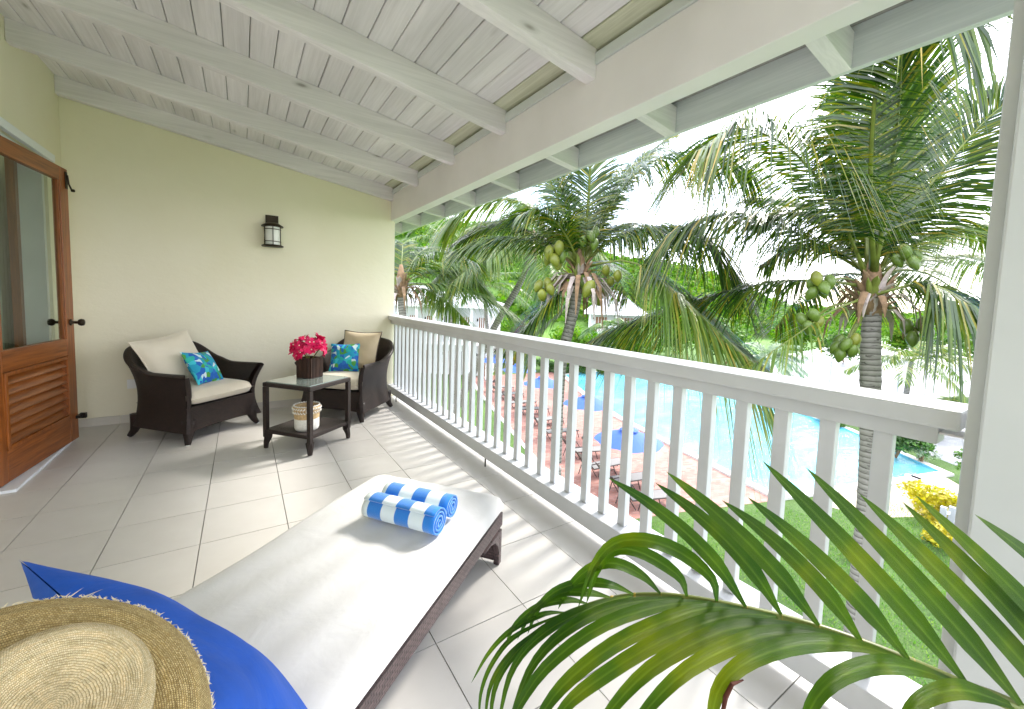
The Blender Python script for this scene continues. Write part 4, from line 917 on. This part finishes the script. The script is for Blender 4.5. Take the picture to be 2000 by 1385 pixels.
fr(PB, B1, [(1125, 560, 10), (1095, 610, 10.2), (1050, 655, 10.3), (1030, 720, 10.3)], droop=.4, seed=38, mat='palm_leaf_light', ll=.8, n=50, wd=.036)
fr(PB, B1, [(1120, 515, 10.1), (1050, 460, 10.5), (970, 440, 10.9), (900, 470, 11.2)], droop=.7, seed=39, **K)
fr(PB, B1, [(1140, 510, 10.1), (1170, 420, 10.6), (1210, 350, 11.0), (1260, 300, 11.3)], droop=.6, seed=40, **K)
fr(PB, B1, [(1130, 510, 10.1), (1110, 400, 10.6), (1075, 330, 11.1), (1010, 290, 11.5)], droop=.6, seed=41, **K)
fr(PB, B1, [(1140, 510, 10.1), (1190, 400, 10.3), (1260, 310, 10.5), (1330, 250, 10.6)], droop=.7, seed=42, **K)
for i, (a_, e_, l_, s_) in enumerate(((50, 60, 3.8, .5), (10, 50, 3.8, .55), (90, 55, 3.8, .55), (-30, 55, 3.8, .5), (130, 50, 3.6, .6), (-60, 35, 3.6, .5), (30, 25, 3.6, .5), (70, 20, 3.4, .55), (-90, 60, 3.6, .6))):
    frond(PB, B1, gen(C1, a_, e_, l_, s_), mat='palm_leaf' if i % 3 else 'palm_leaf_light', droop=.6, seed=330+i, ll=1.05, n=100, wd=.036, rad=.036)
for i, (u_, v_, k_, r_, h_, mt) in enumerate(((1082, 502, 7, .135, (1130, 520), 'coconut_yellow'), (1150, 468, 6, .115, (1135, 500), 'coconut_green'), (1063, 568, 5, .12, (1120, 540), 'coconut_yellow'), (1152, 572, 3, .17, (1135, 540), 'coconut_yellow'), (1196, 545, 3, .12, (1145, 530), 'coconut_yellow'))):
    nuts(PB, B1, at(u_, v_, d1-.4), k_, r_, mt, i+11, 1.0, at(*h_, d1))
# leaning palm behind
d3 = 18
B3 = at(860, 840, d3+2); B3.z = G
PC = palm('slim leaning coconut palm behind the centre palm, in front of the white house', B3, [B3, at(930, 715, d3+.5), at(968, 635, d3), at(1012, 560, d3), at(1038, 500, d3)], [.19, .16, .145, .14, .13])
C3 = at(1042, 485, d3); crown_bits(PC, B3, C3, .15, 10, .6, 7)
for i, (a_, e_, l_, s_) in enumerate(((-70, 25, 4.6, .75), (-50, 5, 4.8, .55), (-85, 45, 4.4, .6), (-30, 30, 4.4, .7), (0, 40, 4.2, .6), (40, 35, 4.2, .7), (80, 30, 4.2, .7), (120, 30, 4.2, .7), (170, 35, 4.4, .7), (-120, 30, 4.6, .7), (-150, 10, 4.4, .6), (-60, -10, 4.0, .4), (-100, 5, 4.4, .5), (20, 70, 4.0, .4))):
    frond(PC, B3, gen(C3, a_, e_, l_, s_), ll=1.35, n=95, mat='palm_leaf_far' if i % 3 == 1 else 'palm_leaf_light', droop=.75, wd=.042, seed=50+i)
# left palm beside the end wall
d4 = 15; C4 = at(783, 560, d4); B4 = at(790, 720, d4); B4.z = G
PD = palm('coconut palm at the left edge of the opening with a dry orange-brown crown base', B4, [B4, at(790, 700, d4), C4-Zv*.2], [.18, .15, .13])
crown_bits(PD, B4, C4, .2, 30, .9, 8)
for i, (a_, e_, l_, s_, m_) in enumerate(((60, 62, 4.4, .6, 'palm_leaf'), (75, 35, 4.4, .55, 'palm_leaf_far'), (95, 48, 4.6, .75, 'palm_leaf_far'), (20, 60, 4.4, .5, 'palm_leaf'), (110, 15, 4.2, .5, 'palm_leaf_far'), (45, 15, 4.2, .45, 'palm_leaf_light'), (150, 50, 4.4, .6, 'palm_leaf'), (-20, 50, 4.2, .6, 'palm_leaf'), (-80, 40, 4.2, .6, 'palm_leaf'), (70, 5, 3.4, .5, 'palm_leaf_light'))):
    frond(PD, B4, gen(C4, a_, e_, l_*1.12, s_), ll=1.3, n=90, mat=m_, droop=.7, wd=.042, seed=70+i)
# palms further back: (pixel crown, distance, label, frond length, material)
for j, (u_, v_, dd, lab, lf, mt, nf) in enumerate(((872, 478, 24, 'far coconut palm with loose pale fronds rising left of the centre palm', 4.6, 'palm_leaf_far', 17),
        (945, 560, 27, 'far young coconut palm in front of the white house roof', 3.6, 'palm_leaf_far', 13),
        (1500, 700, 27, 'low silvery fan-like palm beyond the pool behind the railing', 2.6, 'silver_leaf', 22),
        (1780, 705, 24, 'low yellow-green palm right of the near trunk beyond the pool', 3.6, 'palm_leaf_light', 18),
        (1868, 795, 24, 'small leaning palm with dry lower fronds beside the pillar', 1.9, 'palm_leaf_far', 16),
        (1185, 640, 34, 'small distant palm below the pyramid roofed pavilion', 2.4, 'palm_leaf_far', 14))):
    C = at(u_, v_, dd); B_ = Vector((C.x+(.9 if j != 4 else -1.2), C.y+.4, G)); 
    T_ = palm(lab, B_, [B_, (B_+C)/2+Vector((.12, 0, 0)), C], [.17, .14, .11], group='palms in the distance')
    for i in range(nf):
        frond(T_, B_, gen(C, i*360/nf*2.4+j*31, rnd.uniform(5, 60), lf*rnd.uniform(.85, 1.1), rnd.uniform(.4, .75)), ll=.8 if lf > 3 else .62, n=44, mat=mt, droop=.6, wd=.055, rad=.022, seed=100+j*30+i)
# ------------------------------------------------------------ garden ground, pool, paving
def poly(name, mat, pts, z, kind='structure', thick=None):
    q = MB(); q.quad([(x, y, z) for x, y in pts]); 
    o = q.build(name, mat); tag(o, kind=kind); return o
grd = MB().quad([(-150, -150, G), (700, -150, G), (700, 700, G), (-150, 700, G)]).build('lawn', 'grass'); tag(grd, kind='structure')
POOL = [(25.4, 29.3), (21.5, 22.1), (19.35, 17.0), (17.7, 10.95), (16.65, 7.0), (19.2, 6.2), (21.5, 5.5), (25.6, 4.35), (26.9, 5.9), (29.6, 9.0), (31.2, 12.4), (32.7, 16.65), (33.7, 22.2), (31.9, 27.8), (28.9, 29.9)]
def offset(pts, d):
    out = []; n = len(pts)
    for i in range(n):
        a, b2, c = Vector(pts[i-1]), Vector(pts[i]), Vector(pts[(i+1) % n]); n1 = Vector(((b2-a).y, -(b2-a).x)).normalized(); n2 = Vector(((c-b2).y, -(c-b2).x)).normalized()
        m_ = (n1+n2).normalized(); k = d/max(.4, m_.dot(n1)); out.append(tuple(b2+m_*k))
    return out
area = sum(a[0]*b2[1]-b2[0]*a[1] for a, b2 in zip(POOL, POOL[1:]+POOL[:1])); sg_ = 1 if area > 0 else -1
pool = MB(); n = len(POOL); OUT = offset(POOL, .38*sg_); ZT = G+.10
for i in range(n):
    j = (i+1) % n; a, b2, c, d = POOL[i], POOL[j], OUT[j], OUT[i]
    pool.quad([(*a, ZT), (*b2, ZT), (*c, ZT), (*d, ZT)]); pool.quad([(*d, G-.05), (*c, G-.05), (*c, ZT), (*d, ZT)])
pl = pool.build('pool_coping', 'coping_stone'); tag(pl, kind='structure')
wl = MB()
for i in range(n):
    j = (i+1) % n; wl.quad([(*POOL[i], G-.3), (*POOL[j], G-.3), (*POOL[j], ZT-.001), (*POOL[i], ZT-.001)])
o = wl.build('pool_wall', 'pool_tile'); tag(o, kind='structure')
wt = MB().quad([(x, y, G+.012) for x, y in POOL]).build('pool_water', 'pool_water'); tag(wt, kind='structure')
DECK = [(9.55, 8.9), (10.6, 8.55), (12.5, 8.0), (16.35, 6.75)]+[OUT[3], OUT[2], OUT[1], OUT[0], (25.5, 31.5), (17.2, 32.5), (15.0, 27.1), (12.17, 18.26), (10.6, 13.4)]
poly('brick_deck', 'brick_paving', DECK, G+.006)
KB = [(9.55, 8.9), (10.6, 13.4), (12.17, 18.26), (15.0, 27.1), (17.2, 32.5)]
q = MB()
for a, b2 in zip(KB, KB[1:]):
    dv = Vector((b2[0]-a[0], b2[1]-a[1])).normalized(); nv = Vector((-dv.y, dv.x))*.2
    q.quad([(a[0], a[1], G+.03), (b2[0], b2[1], G+.03), (b2[0]+nv.x, b2[1]+nv.y, G+.03), (a[0]+nv.x, a[1]+nv.y, G+.03)]); q.quad([(a[0], a[1], G-.02), (b2[0], b2[1], G-.02), (b2[0], b2[1], G+.03), (a[0], a[1], G+.03)])
    q.quad([(a[0]+nv.x, a[1]+nv.y, G-.02), (b2[0]+nv.x, b2[1]+nv.y, G-.02), (b2[0]+nv.x, b2[1]+nv.y, G+.03), (a[0]+nv.x, a[1]+nv.y, G+.03)])
o = q.build('kerb', 'kerb_stone'); tag(o, kind='structure')
def gpx(pts, z=G): return [tuple(onz(u, v, z)[:2]) for u, v in pts]
poly('sea', 'sea_water', gpx([(1430, 742), (1560, 792), (1720, 850), (1905, 925), (2300, 1010), (2600, 800), (2300, 668), (1900, 655), (1640, 672), (1500, 700)]), G+.004)
poly('bare_ground', 'beige_ground', gpx([(1585, 968), (1700, 952), (1842, 930), (1905, 965), (1880, 985), (1790, 1010), (1700, 1012), (1620, 990)]), G+.008)
q = MB(); a, b2 = gpx([(1770, 930), (1960, 1000)]); q.box((0, -.12, 0), ((Vector(b2)-Vector(a)).length, .12, .1), Matrix.Translation((a[0], a[1], G)) @ Matrix.Rotation(math.atan2(b2[1]-a[1], b2[0]-a[0]), 4, 'Z'))
o = q.build('kerb', 'kerb_stone'); tag(o, kind='structure')
# grass tufts on the near lawn
q = MB()
rg = random.Random(3)
for k in range(26000):
    x, y = rg.uniform(8.6, 20), rg.uniform(-.5, 8.6)
    if y > 8.9-.34*(x-9.5)-.25 or (x > 16 and y > 5.3): continue
    h = rg.uniform(.03, .075); a = rg.uniform(0, 6.28); w_ = .011; dx, dy = math.cos(a)*w_, math.sin(a)*w_
    q.quad([(x-dx, y-dy, G), (x+dx, y+dy, G), (x+rg.uniform(-.03, .03), y+rg.uniform(-.03, .03), G+h)])
o = q.build('grass_tufts', 'grass_blade'); tag(o, 'short blades of bright green grass on the near lawn', 'grass', kind='stuff')
# ------------------------------------------------------------ umbrellas
def make_umbrella():
    um = thing('pool_umbrella', 'x', 'umbrella', group='blue umbrellas along the pool deck')
    MB().tube([(0, 0, .05), (0, 0, 2.28)], .024, 8).build('pole', 'umbrella_pole', um); MB().lathe([(0, 0), (.25, 0), (.25, .05), (.06, .08), (.04, .2), (0, .2)], 16).build('base', 'lounger_dark', um)
    q = MB(); R_ = 1.30; n = 8
    def can(R0_, R1_, z0, z1, sag, name):
        q = MB(); pts = []
        for i in range(n*4):
            a = 2*math.pi*i/(n*4); f_ = abs(((i % 4)/4)*2-1) if i % 4 else 1; k = 1-.05*(1-f_)
            q.quad([(math.cos(a)*R0_, math.sin(a)*R0_, z0)]+[] if False else [(math.cos(a)*R0_, math.sin(a)*R0_, z0), (math.cos(a)*R1_*k, math.sin(a)*R1_*k, z1+sag*(1-f_)), (math.cos(a+2*math.pi/(n*4))*R1_*(1-.05*(1-(abs((((i+1) % 4)/4)*2-1) if (i+1) % 4 else 1))), math.sin(a+2*math.pi/(n*4))*R1_*(1-.05*(1-(abs((((i+1) % 4)/4)*2-1) if (i+1) % 4 else 1))), z1+sag*(1-(abs((((i+1) % 4)/4)*2-1) if (i+1) % 4 else 1))), (math.cos(a+2*math.pi/(n*4))*R0_, math.sin(a+2*math.pi/(n*4))*R0_, z0)])
        return q.build(name, 'umbrella_blue', um)
    can(.10, R_, 2.24, 1.76, .03, 'canopy'); can(.02, .36, 2.36, 2.20, .02, 'vent_cap')
    q = MB()
    for i in range(n): a = 2*math.pi*i/n; q.tube([(0, 0, 2.22), (math.cos(a)*R_*.98, math.sin(a)*R_*.98, 1.745)], .008, 4)
    q.build('ribs', 'umbrella_pole', um); MB().lathe([(0, 2.34), (.03, 2.36), (.025, 2.41), (0, 2.44)], 8).build('finial', 'umbrella_pole', um)
    return um
um0 = make_umbrella()
ul = ['blue pool umbrella nearest the balcony, low on the brick deck', 'blue pool umbrella second nearest the balcony, beside the pool edge', 'blue pool umbrella third along the deck, left of the far pool corner', 'blue pool umbrella second to last along the brick deck', 'blue pool umbrella farthest away at the left end of the deck']
for i, (u_, v_) in enumerate(((1229, 828), (1150, 765), (1062, 730), (1014, 706), (967, 690))):
    o = um0 if i == 0 else copy_tree(um0); p = onz(u_, v_, G+2.44); o.location = (p.x, p.y, G+.006); o['label'] = ul[i]; o.rotation_euler.z = .3*i
# ------------------------------------------------------------ pool loungers
def make_pl():
    t_ = thing('pool_lounger', 'x', 'lounger', group='dark framed loungers along the brick deck')
    q = MB()
    for sy_ in (-.3, .3):
        q.tube([(-.45, sy_, .36), (1.30, sy_, .36)], .022, 5); q.tube([(-.45, sy_, .36), (-.95, sy_, .98)], .022, 5); q.tube([(-.78, sy_, .76), (-.30, sy_, .02)], .018, 5)
    q.build('frame', 'lounger_dark', t_)
    for x in (-.62, -.1, .55, 1.2):
        for sy_ in (-.3, .3): MB().tube([(x, sy_, .36), (x+.12*(1 if x > 0 else -1), sy_, .0)], .02, 5).build('leg', 'lounger_dark', t_)
    for sy_ in (-.33, .33): MB().tube([(-.62, sy_, .58), (-.1, sy_, .60), (.05, sy_, .36)], .02, 5).build('armrest', 'lounger_dark', t_)
    MB().box((-.44, -.28, .362), (1.30, .28, .378)).build('seat_sling', 'lounger_sling', t_)
    MB().grid(lambda u, v: Vector((-.45-.5*u, -.28+.56*v, .372+.62*u)), 3, 3).build('back_sling', 'lounger_sling', t_)
    return t_
pl0 = make_pl()
lp_ = ((1221, 949), (1186, 917), (1143, 891), (1112, 862), (1060, 827), (1039, 805), (1013, 785), (992, 773), (972, 758), (955, 745))
lab_ = ['dark pool lounger nearest the balcony, below the near blue umbrella', 'dark pool lounger second nearest, half behind the near umbrella pole', 'dark pool lounger below the second umbrella, on its near side', 'dark pool lounger below the second umbrella, on its far side', 'dark pool lounger just left of the pale palm trunk', 'dark pool lounger next beyond the one left of the trunk',
        'dark pool lounger in the middle of the far half of the row', 'dark pool lounger fourth from the far end... ', 'dark pool lounger second from the far end of the row', 'dark pool lounger at the far left end of the row']
lab_[7] = 'dark pool lounger third from the far end of the row'
for i, (u_, v_) in enumerate(lp_):
    o = pl0 if i == 0 else copy_tree(pl0); p = onz(u_, v_, G+.80); o.location = (p.x+.6, p.y-.15, G+.006); o.rotation_euler.z = math.radians(-20+(i % 3)*7); o['label'] = lab_[i]
# ------------------------------------------------------------ shrubs
def bush(label, c, rx, ry, rz, n, size, mat, cat='shrub', name='shrub', group=None, seed=0, stem=True):
    r_ = random.Random(seed); t_ = thing(name, label, cat, (c[0], c[1], G), group=group); q = MB(); cl = [Vector((r_.gauss(0, .45), r_.gauss(0, .45), r_.gauss(.1, .4))) for _ in range(max(5, int(14*rx)))]
    for k in range(n):
        b2 = r_.choice(cl); d = Vector((r_.gauss(0, 1), r_.gauss(0, 1), r_.gauss(0, 1))).normalized(); p = b2+d*.42*r_.random()**.4
        if p.length > 1.15: continue
        P = Vector((p.x*rx, p.y*ry, max(.03, c[2]-G+p.z*rz))); a = Vector((r_.uniform(-1, 1), r_.uniform(-1, 1), r_.uniform(-.6, .9))).normalized(); b3 = a.cross(d+Vector((.1, .2, .3))).normalized(); s_ = size*r_.uniform(.6, 1.3)
        q.quad([P-a*s_, P+b3*s_*.42, P+a*s_, P-b3*s_*.42])
    q.build('foliage', mat, t_)
    if stem:
        q = MB()
        for k in range(5): a = r_.uniform(0, 6.28); q.tube([(0, 0, 0), (math.cos(a)*rx*.3, math.sin(a)*ry*.3, (c[2]-G)*.9)], .03, 5)
        q.build('stem', 'husk', t_)
    return t_
def gp(u, v, h): p = onz(u, v, G); return (p.x, p.y, G+h)
# hedge behind the far pool end: clipped dark shrubs side by side
for i, u_ in enumerate((1062, 1100, 1140, 1180, 1215)):
    bush(['leftmost', 'second', 'middle', 'fourth', 'rightmost'][i]+' dark green hedge shrub behind the far end of the pool', gp(u_, 729-(i == 0)*2, .65), 1.35, .8, .75, 2600, .10, 'bush_leaf', 'hedge', 'hedge_shrub', 'hedge shrubs behind the pool', 20+i, False)
bush('yellow flowering bush behind the far blue umbrellas', gp(1005, 722, 1.6), 1.4, 1.2, 1.5, 2600, .13, 'yellow_leaf', seed=31)
bush('dark bush in front of the white house, seen between the balusters', gp(905, 705, .9), 2.6, 1.4, 1.1, 2600, .15, 'bush_leaf', seed=32)
bush('dark bush left of the house doors, seen between the far balusters', gp(862, 700, .9), 1.8, 1.2, 1.0, 2200, .15, 'bush_leaf', seed=33)
bush('round green bush at the right pool edge beside the near trunk', gp(1750, 895, 1.0), 1.25, 1.1, .95, 3200, .10, 'bush_leaf', seed=34)
bush('low rounded dark bush behind the pool edge by the white wall', gp(1607, 822, .4), .85, .7, .45, 1800, .08, 'bush_leaf', seed=35)
bush('small green bush on the pool edge left of the rounded one', gp(1545, 797, .3), .85, .6, .35, 1400, .08, 'bush_leaf_bright', seed=36)
bush('little yellow-green bush at the pool edge next to lilac flowers', gp(1640, 835, .25), .45, .4, .28, 900, .06, 'bush_leaf_bright', seed=37)
bush('small airy shrub near the pillar on the far side of the pool', gp(1883, 935, .7), .5, .5, .55, 700, .08, 'bush_leaf_bright', seed=38)
bush('thin leggy shrub between the pool corner and the small palm', gp(1800, 905, .5), .7, .6, .5, 500, .07, 'silver_leaf', seed=39)
bush('patch of lilac flowers beside the low white wall', gp(1622, 828, .12), .5, .3, .15, 500, .05, 'lilac_flower', 'flowers', 'flower_patch', seed=40, stem=False)
bush('bright yellow leafed bush behind the picket posts at the lower right', gp(1850, 1010, .45), 1.35, 1.2, .6, 3800, .09, 'yellow_leaf', seed=41)
bush('smaller yellow bush in front of the picket posts', gp(1835, 1065, .25), .9, .6, .4, 1700, .07, 'yellow_leaf', seed=42)
bush('low pink-leafed plant at the foot of the near palm trunk', gp(1665, 1085, .2), .35, .35, .25, 400, .06, 'yellow_leaf', seed=43)
# pickets by the yellow bush
pk = thing('picket_fence', 'short weathered white picket fence in front of the yellow bush', 'fence', gp(1850, 1040, 0))
a0 = onz(1838, 1040, G)-Vector(pk.location); a1 = onz(1888, 1040, G)-Vector(pk.location)
for k in range(4):
    p = a0.lerp(a1, k/3); MB().box((p.x-.07, p.y-.07, 0), (p.x+.07, p.y+.07, .85)).build('post', 'post_paint', pk)
for z in (.3, .6):
    q = MB(); L_ = (a1-a0).length; q.box((0, -.02, z), (L_, .02, z+.1), Matrix.Translation((a0.x, a0.y, 0)) @ Matrix.Rotation(math.atan2(a1.y-a0.y, a1.x-a0.x), 4, 'Z')); q.build('fence_rail', 'house_wall', pk)
# low white wall with dark openings beyond the pool
wa, wb2 = onz(1428, 772, G), onz(1690, 838, G); off = Vector((1.5, .9, 0)); wa += off; wb2 += off; dv = (wb2-wa); Lw = dv.length; MW = Matrix.Translation(wa) @ Matrix.Rotation(math.atan2(dv.y, dv.x), 4, 'Z')
lw = thing('garden_wall', 'low white garden wall with two dark openings beyond the pool', 'wall', wa)
def gw(mb, name, mat): o = mb.build(name, mat, lw); o.location = -wa; return o
ops = [(.40, .46), (.60, .70)]; xs = 0; segs = []
q = MB()
for a, b2 in ops+[(1, 1)]:
    q.box((xs*Lw, 0, 0), (a*Lw, .3, 1.25), MW)
    if a < 1: q.box((a*Lw, 0, .95), (b2*Lw, .3, 1.25), MW); q.box((a*Lw, 0, 0), (b2*Lw, .3, .25), MW)
    xs = b2
gw(q, 'wall_face', 'house_wall'); gw(MB().box((-.05, -.05, 1.251), (Lw+.05, .35, 1.33), MW), 'wall_cap', 'coping_stone')
for a, b2 in ops: gw(MB().box((a*Lw+.001, .12, .251), (b2*Lw-.001, .29, .949), MW), 'opening', 'dark_opening')
for i, (u_, v0, v1) in enumerate(((1620, 752, 705), (1752, 770, 730))):
    p = onz(u_, v0, G); h = (v0-v1)/F*((p-Vector(CP)).dot(Vector(FW))); o = MB().tube([(0, 0, 0), (0, 0, h)], .07, 8).build('wooden_post', 'post_paint', None, loc=p); tag(o, ['grey post standing in the pale water left of the near palm trunk', 'grey post standing in the pale water right of the near palm trunk'][i], 'post', 'posts in the pale water')
# ------------------------------------------------------------ white houses
def house(label, org, rz, Lx, Ly, h, roof_h, bays, name='house'):
    t_ = thing(name, label, 'house', org, rz, 'white houses beyond the garden')
    MB().box((0, 0, 0), (Lx, Ly, h)).build('wall', 'house_wall', t_)
    e = .9; q = MB(); P = [(-e, -2.2-e*.3, h+.1), (Lx+e, -2.2-e*.3, h+.1), (Lx+e, Ly+e, h+.1), (-e, Ly+e, h+.1)]; r0, r1 = (Ly/2+.5, Ly/2-.6, h+roof_h), (Lx-Ly/2-.5, Ly/2-.6, h+roof_h)
    q.quad([P[0], P[1], r1, r0]); q.quad([P[1], P[2], r1]); q.quad([P[2], P[3], r0, r1]); q.quad([P[3], P[0], r0]); q.quad([P[3], P[2], P[1], P[0]]); q.build('roof', 'house_roof', t_)
    MB().box((-e, -2.2-e*.3-.03, h-.12), (Lx+e, -2.2-e*.3+.08, h+.1)).build('gutter', 'house_trim', t_)
    fl2 = h/2
    MB().box((0, -2.1, fl2-.18), (Lx, -.001, fl2)).build('veranda_floor', 'house_trim', t_)
    for k in range(bays+1):
        x = min(Lx-.2, k*Lx/bays); MB().box((x, -2.1, 0), (x+.2, -1.9, fl2-.181)).box((x, -2.1, fl2+.001), (x+.2, -1.9, h-.13)).build('column', 'house_trim', t_)
        if k < bays:
            w_ = Lx/bays
            if k % 2 == 0:
                q = MB()
                for m_ in range(int(w_/.22)): q.box((x+.3+m_*.22, -2.05, fl2+.1), (x+.38+m_*.22, -1.97, fl2+.95))
                q.box((x+.21, -2.06, fl2+.95), (x+w_-.01, -1.96, fl2+1.03)); q.build('balustrade', 'house_trim', t_)
            else: MB().box((x+.21, -2.05, fl2+.01), (x+w_-.01, -1.95, fl2+1.03)).build('parapet', 'house_wall', t_)
            for z0 in (0, fl2):
                d_ = MB().box((x+w_*.25, -.06, z0+.02), (x+w_*.72, -.002, z0+2.15)).build('door', 'dark_opening' if (k+int(z0 > 0)) % 3 == 0 else 'house_door', t_)
                q = MB()
                for m_ in range(5): xx = x+w_*(.25+.47*m_/4); q.box((xx-.03, -.09, z0+.02), (xx+.03, -.061, z0+2.15))
                q.build('door_frame', 'house_trim', d_)
                MB().box((x+w_*.15, -.10, z0+1.8), (x+w_*.15+.12, -.001, z0+2.05)).build('wall_light', 'black_metal', t_)
    return t_
hA = onz(790, 727, G); hB = onz(958, 735, G); dv = hB-hA
house('two storey white house with verandas and brown doors behind the leaning palm', hA, math.atan2(dv.y, dv.x), dv.length, 7.0, 6.3, 1.5, 5)
hA = at(690, 640, 62); house('further white house partly hidden at the left edge behind the palms', Vector((hA.x, hA.y, G)), -.5, 15, 8, 6.6, 2.2, 5)
hC = at(1150, 640, 62); house('distant white pavilion with a tall pyramid roof right of the centre palm', Vector((hC.x, hC.y, G)), -.75, 7.4, 7.2, 5.4, 3.6, 2)
# ------------------------------------------------------------ hill and far trees
SKY = [(640, 400, 150), (770, 425, 150), (880, 445, 150), (980, 452, 155), (1060, 472, 160), (1130, 492, 165), (1200, 508, 170), (1270, 520, 175), (1340, 532, 180), (1430, 556, 185), (1480, 585, 190), (1530, 606, 200), (1640, 612, 220), (1800, 622, 240), (1980, 630, 260), (2300, 640, 260)]
rows = 14
def ridge(t_): 
    x = t_*(len(SKY)-1); k = min(int(x), len(SKY)-2); f_ = x-k; a, b2 = SKY[k], SKY[k+1]; return at(*(a[i]*(1-f_)+b2[i]*f_ for i in range(3)))
def hillp(u, v):
    T = ridge(u); T = Vector((T.x, T.y, max(T.z-2.5, G+.5))); foot = Vector((T.x*.42, T.y*.42, G-.2)); p = foot.lerp(T, v); p.z = G-.2+(T.z-G+.2)*(math.sin(v*math.pi/2)**1.25); 
    p.z += 1.0*math.sin(p.x*.11+1)*math.cos(p.y*.09)*v; return p
hl = MB().grid(lambda u, v: hillp(u, v) if v <= .8 else hillp(u, .8/.8) + Vector((hillp(u, 1).x*.35*(v-.8)/.2, hillp(u, 1).y*.35*(v-.8)/.2, -(v-.8)/.2*20)) if v > .999 else hillp(u, v/.8 if v < .8 else 1), 90, 15).build('hill', 'hill_soil', None, True); tag(hl, kind='structure')
q = MB(); rh = random.Random(5)
for k in range(2600):
    u, v = rh.random(), 1-rh.random()**1.2*.92; c = hillp(u, v); dd = c.length
    if dd < 58: continue
    R_ = rh.uniform(1.3, 3.0)*(.6+dd/260); c.z += R_*.35
    for m_ in range(34):
        d = Vector((rh.gauss(0, 1), rh.gauss(0, 1), abs(rh.gauss(0, .9)))).normalized(); P = c+d*R_*rh.uniform(.75, 1.05)*Vector((1, 1, .8)).length/1.6
        a = Vector((rh.uniform(-1, 1), rh.uniform(-1, 1), rh.uniform(-.5, .5))).normalized(); b3 = a.cross(d).normalized(); s_ = R_*rh.uniform(.14, .30)
        q.quad([P-a*s_, P+b3*s_*.7, P+a*s_, P-b3*s_*.7])
o = q.build('hillside_trees', 'hill_leaf'); tag(o, 'dense bright green trees covering the hill behind the palms', 'trees', kind='stuff')
# mid-distance garden trees
mt_ = ((1120, 700, 42, 2.2, 'rounded garden tree behind the centre palm trunk'), (1240, 690, 48, 2.4, 'green garden tree left of the long hanging frond'), (1320, 680, 55, 3.0, 'garden tree behind the long hanging frond'), (1420, 690, 50, 2.6, 'garden tree at the left edge of the pale water'),
       (1560, 668, 60, 2.6, 'green tree at the back of the pale water, left of the near trunk'), (1650, 672, 55, 2.2, 'tree just left of the near palm trunk at the back of the pale water'), (1775, 665, 60, 2.6, 'tree right of the near palm trunk at the back of the pale water'), (1880, 680, 55, 3.0, 'tree near the pillar at the back of the pale water'), (1010, 690, 46, 2.4, 'garden tree beside the white house, left of the centre trunk'), (830, 690, 55, 3.0, 'garden tree behind the left house corner'))
for i, (u_, v_, dd, R_, lab) in enumerate(mt_):
    p = at(u_, v_, dd); zc = R_*1.1; bush(lab, (p.x, p.y, G+zc), R_*1.25, R_*1.25, R_, 3000, .20+dd*.0012, 'bush_leaf_bright' if i % 2 else 'hill_leaf', 'tree', 'garden_tree', 'rounded garden trees', 60+i)
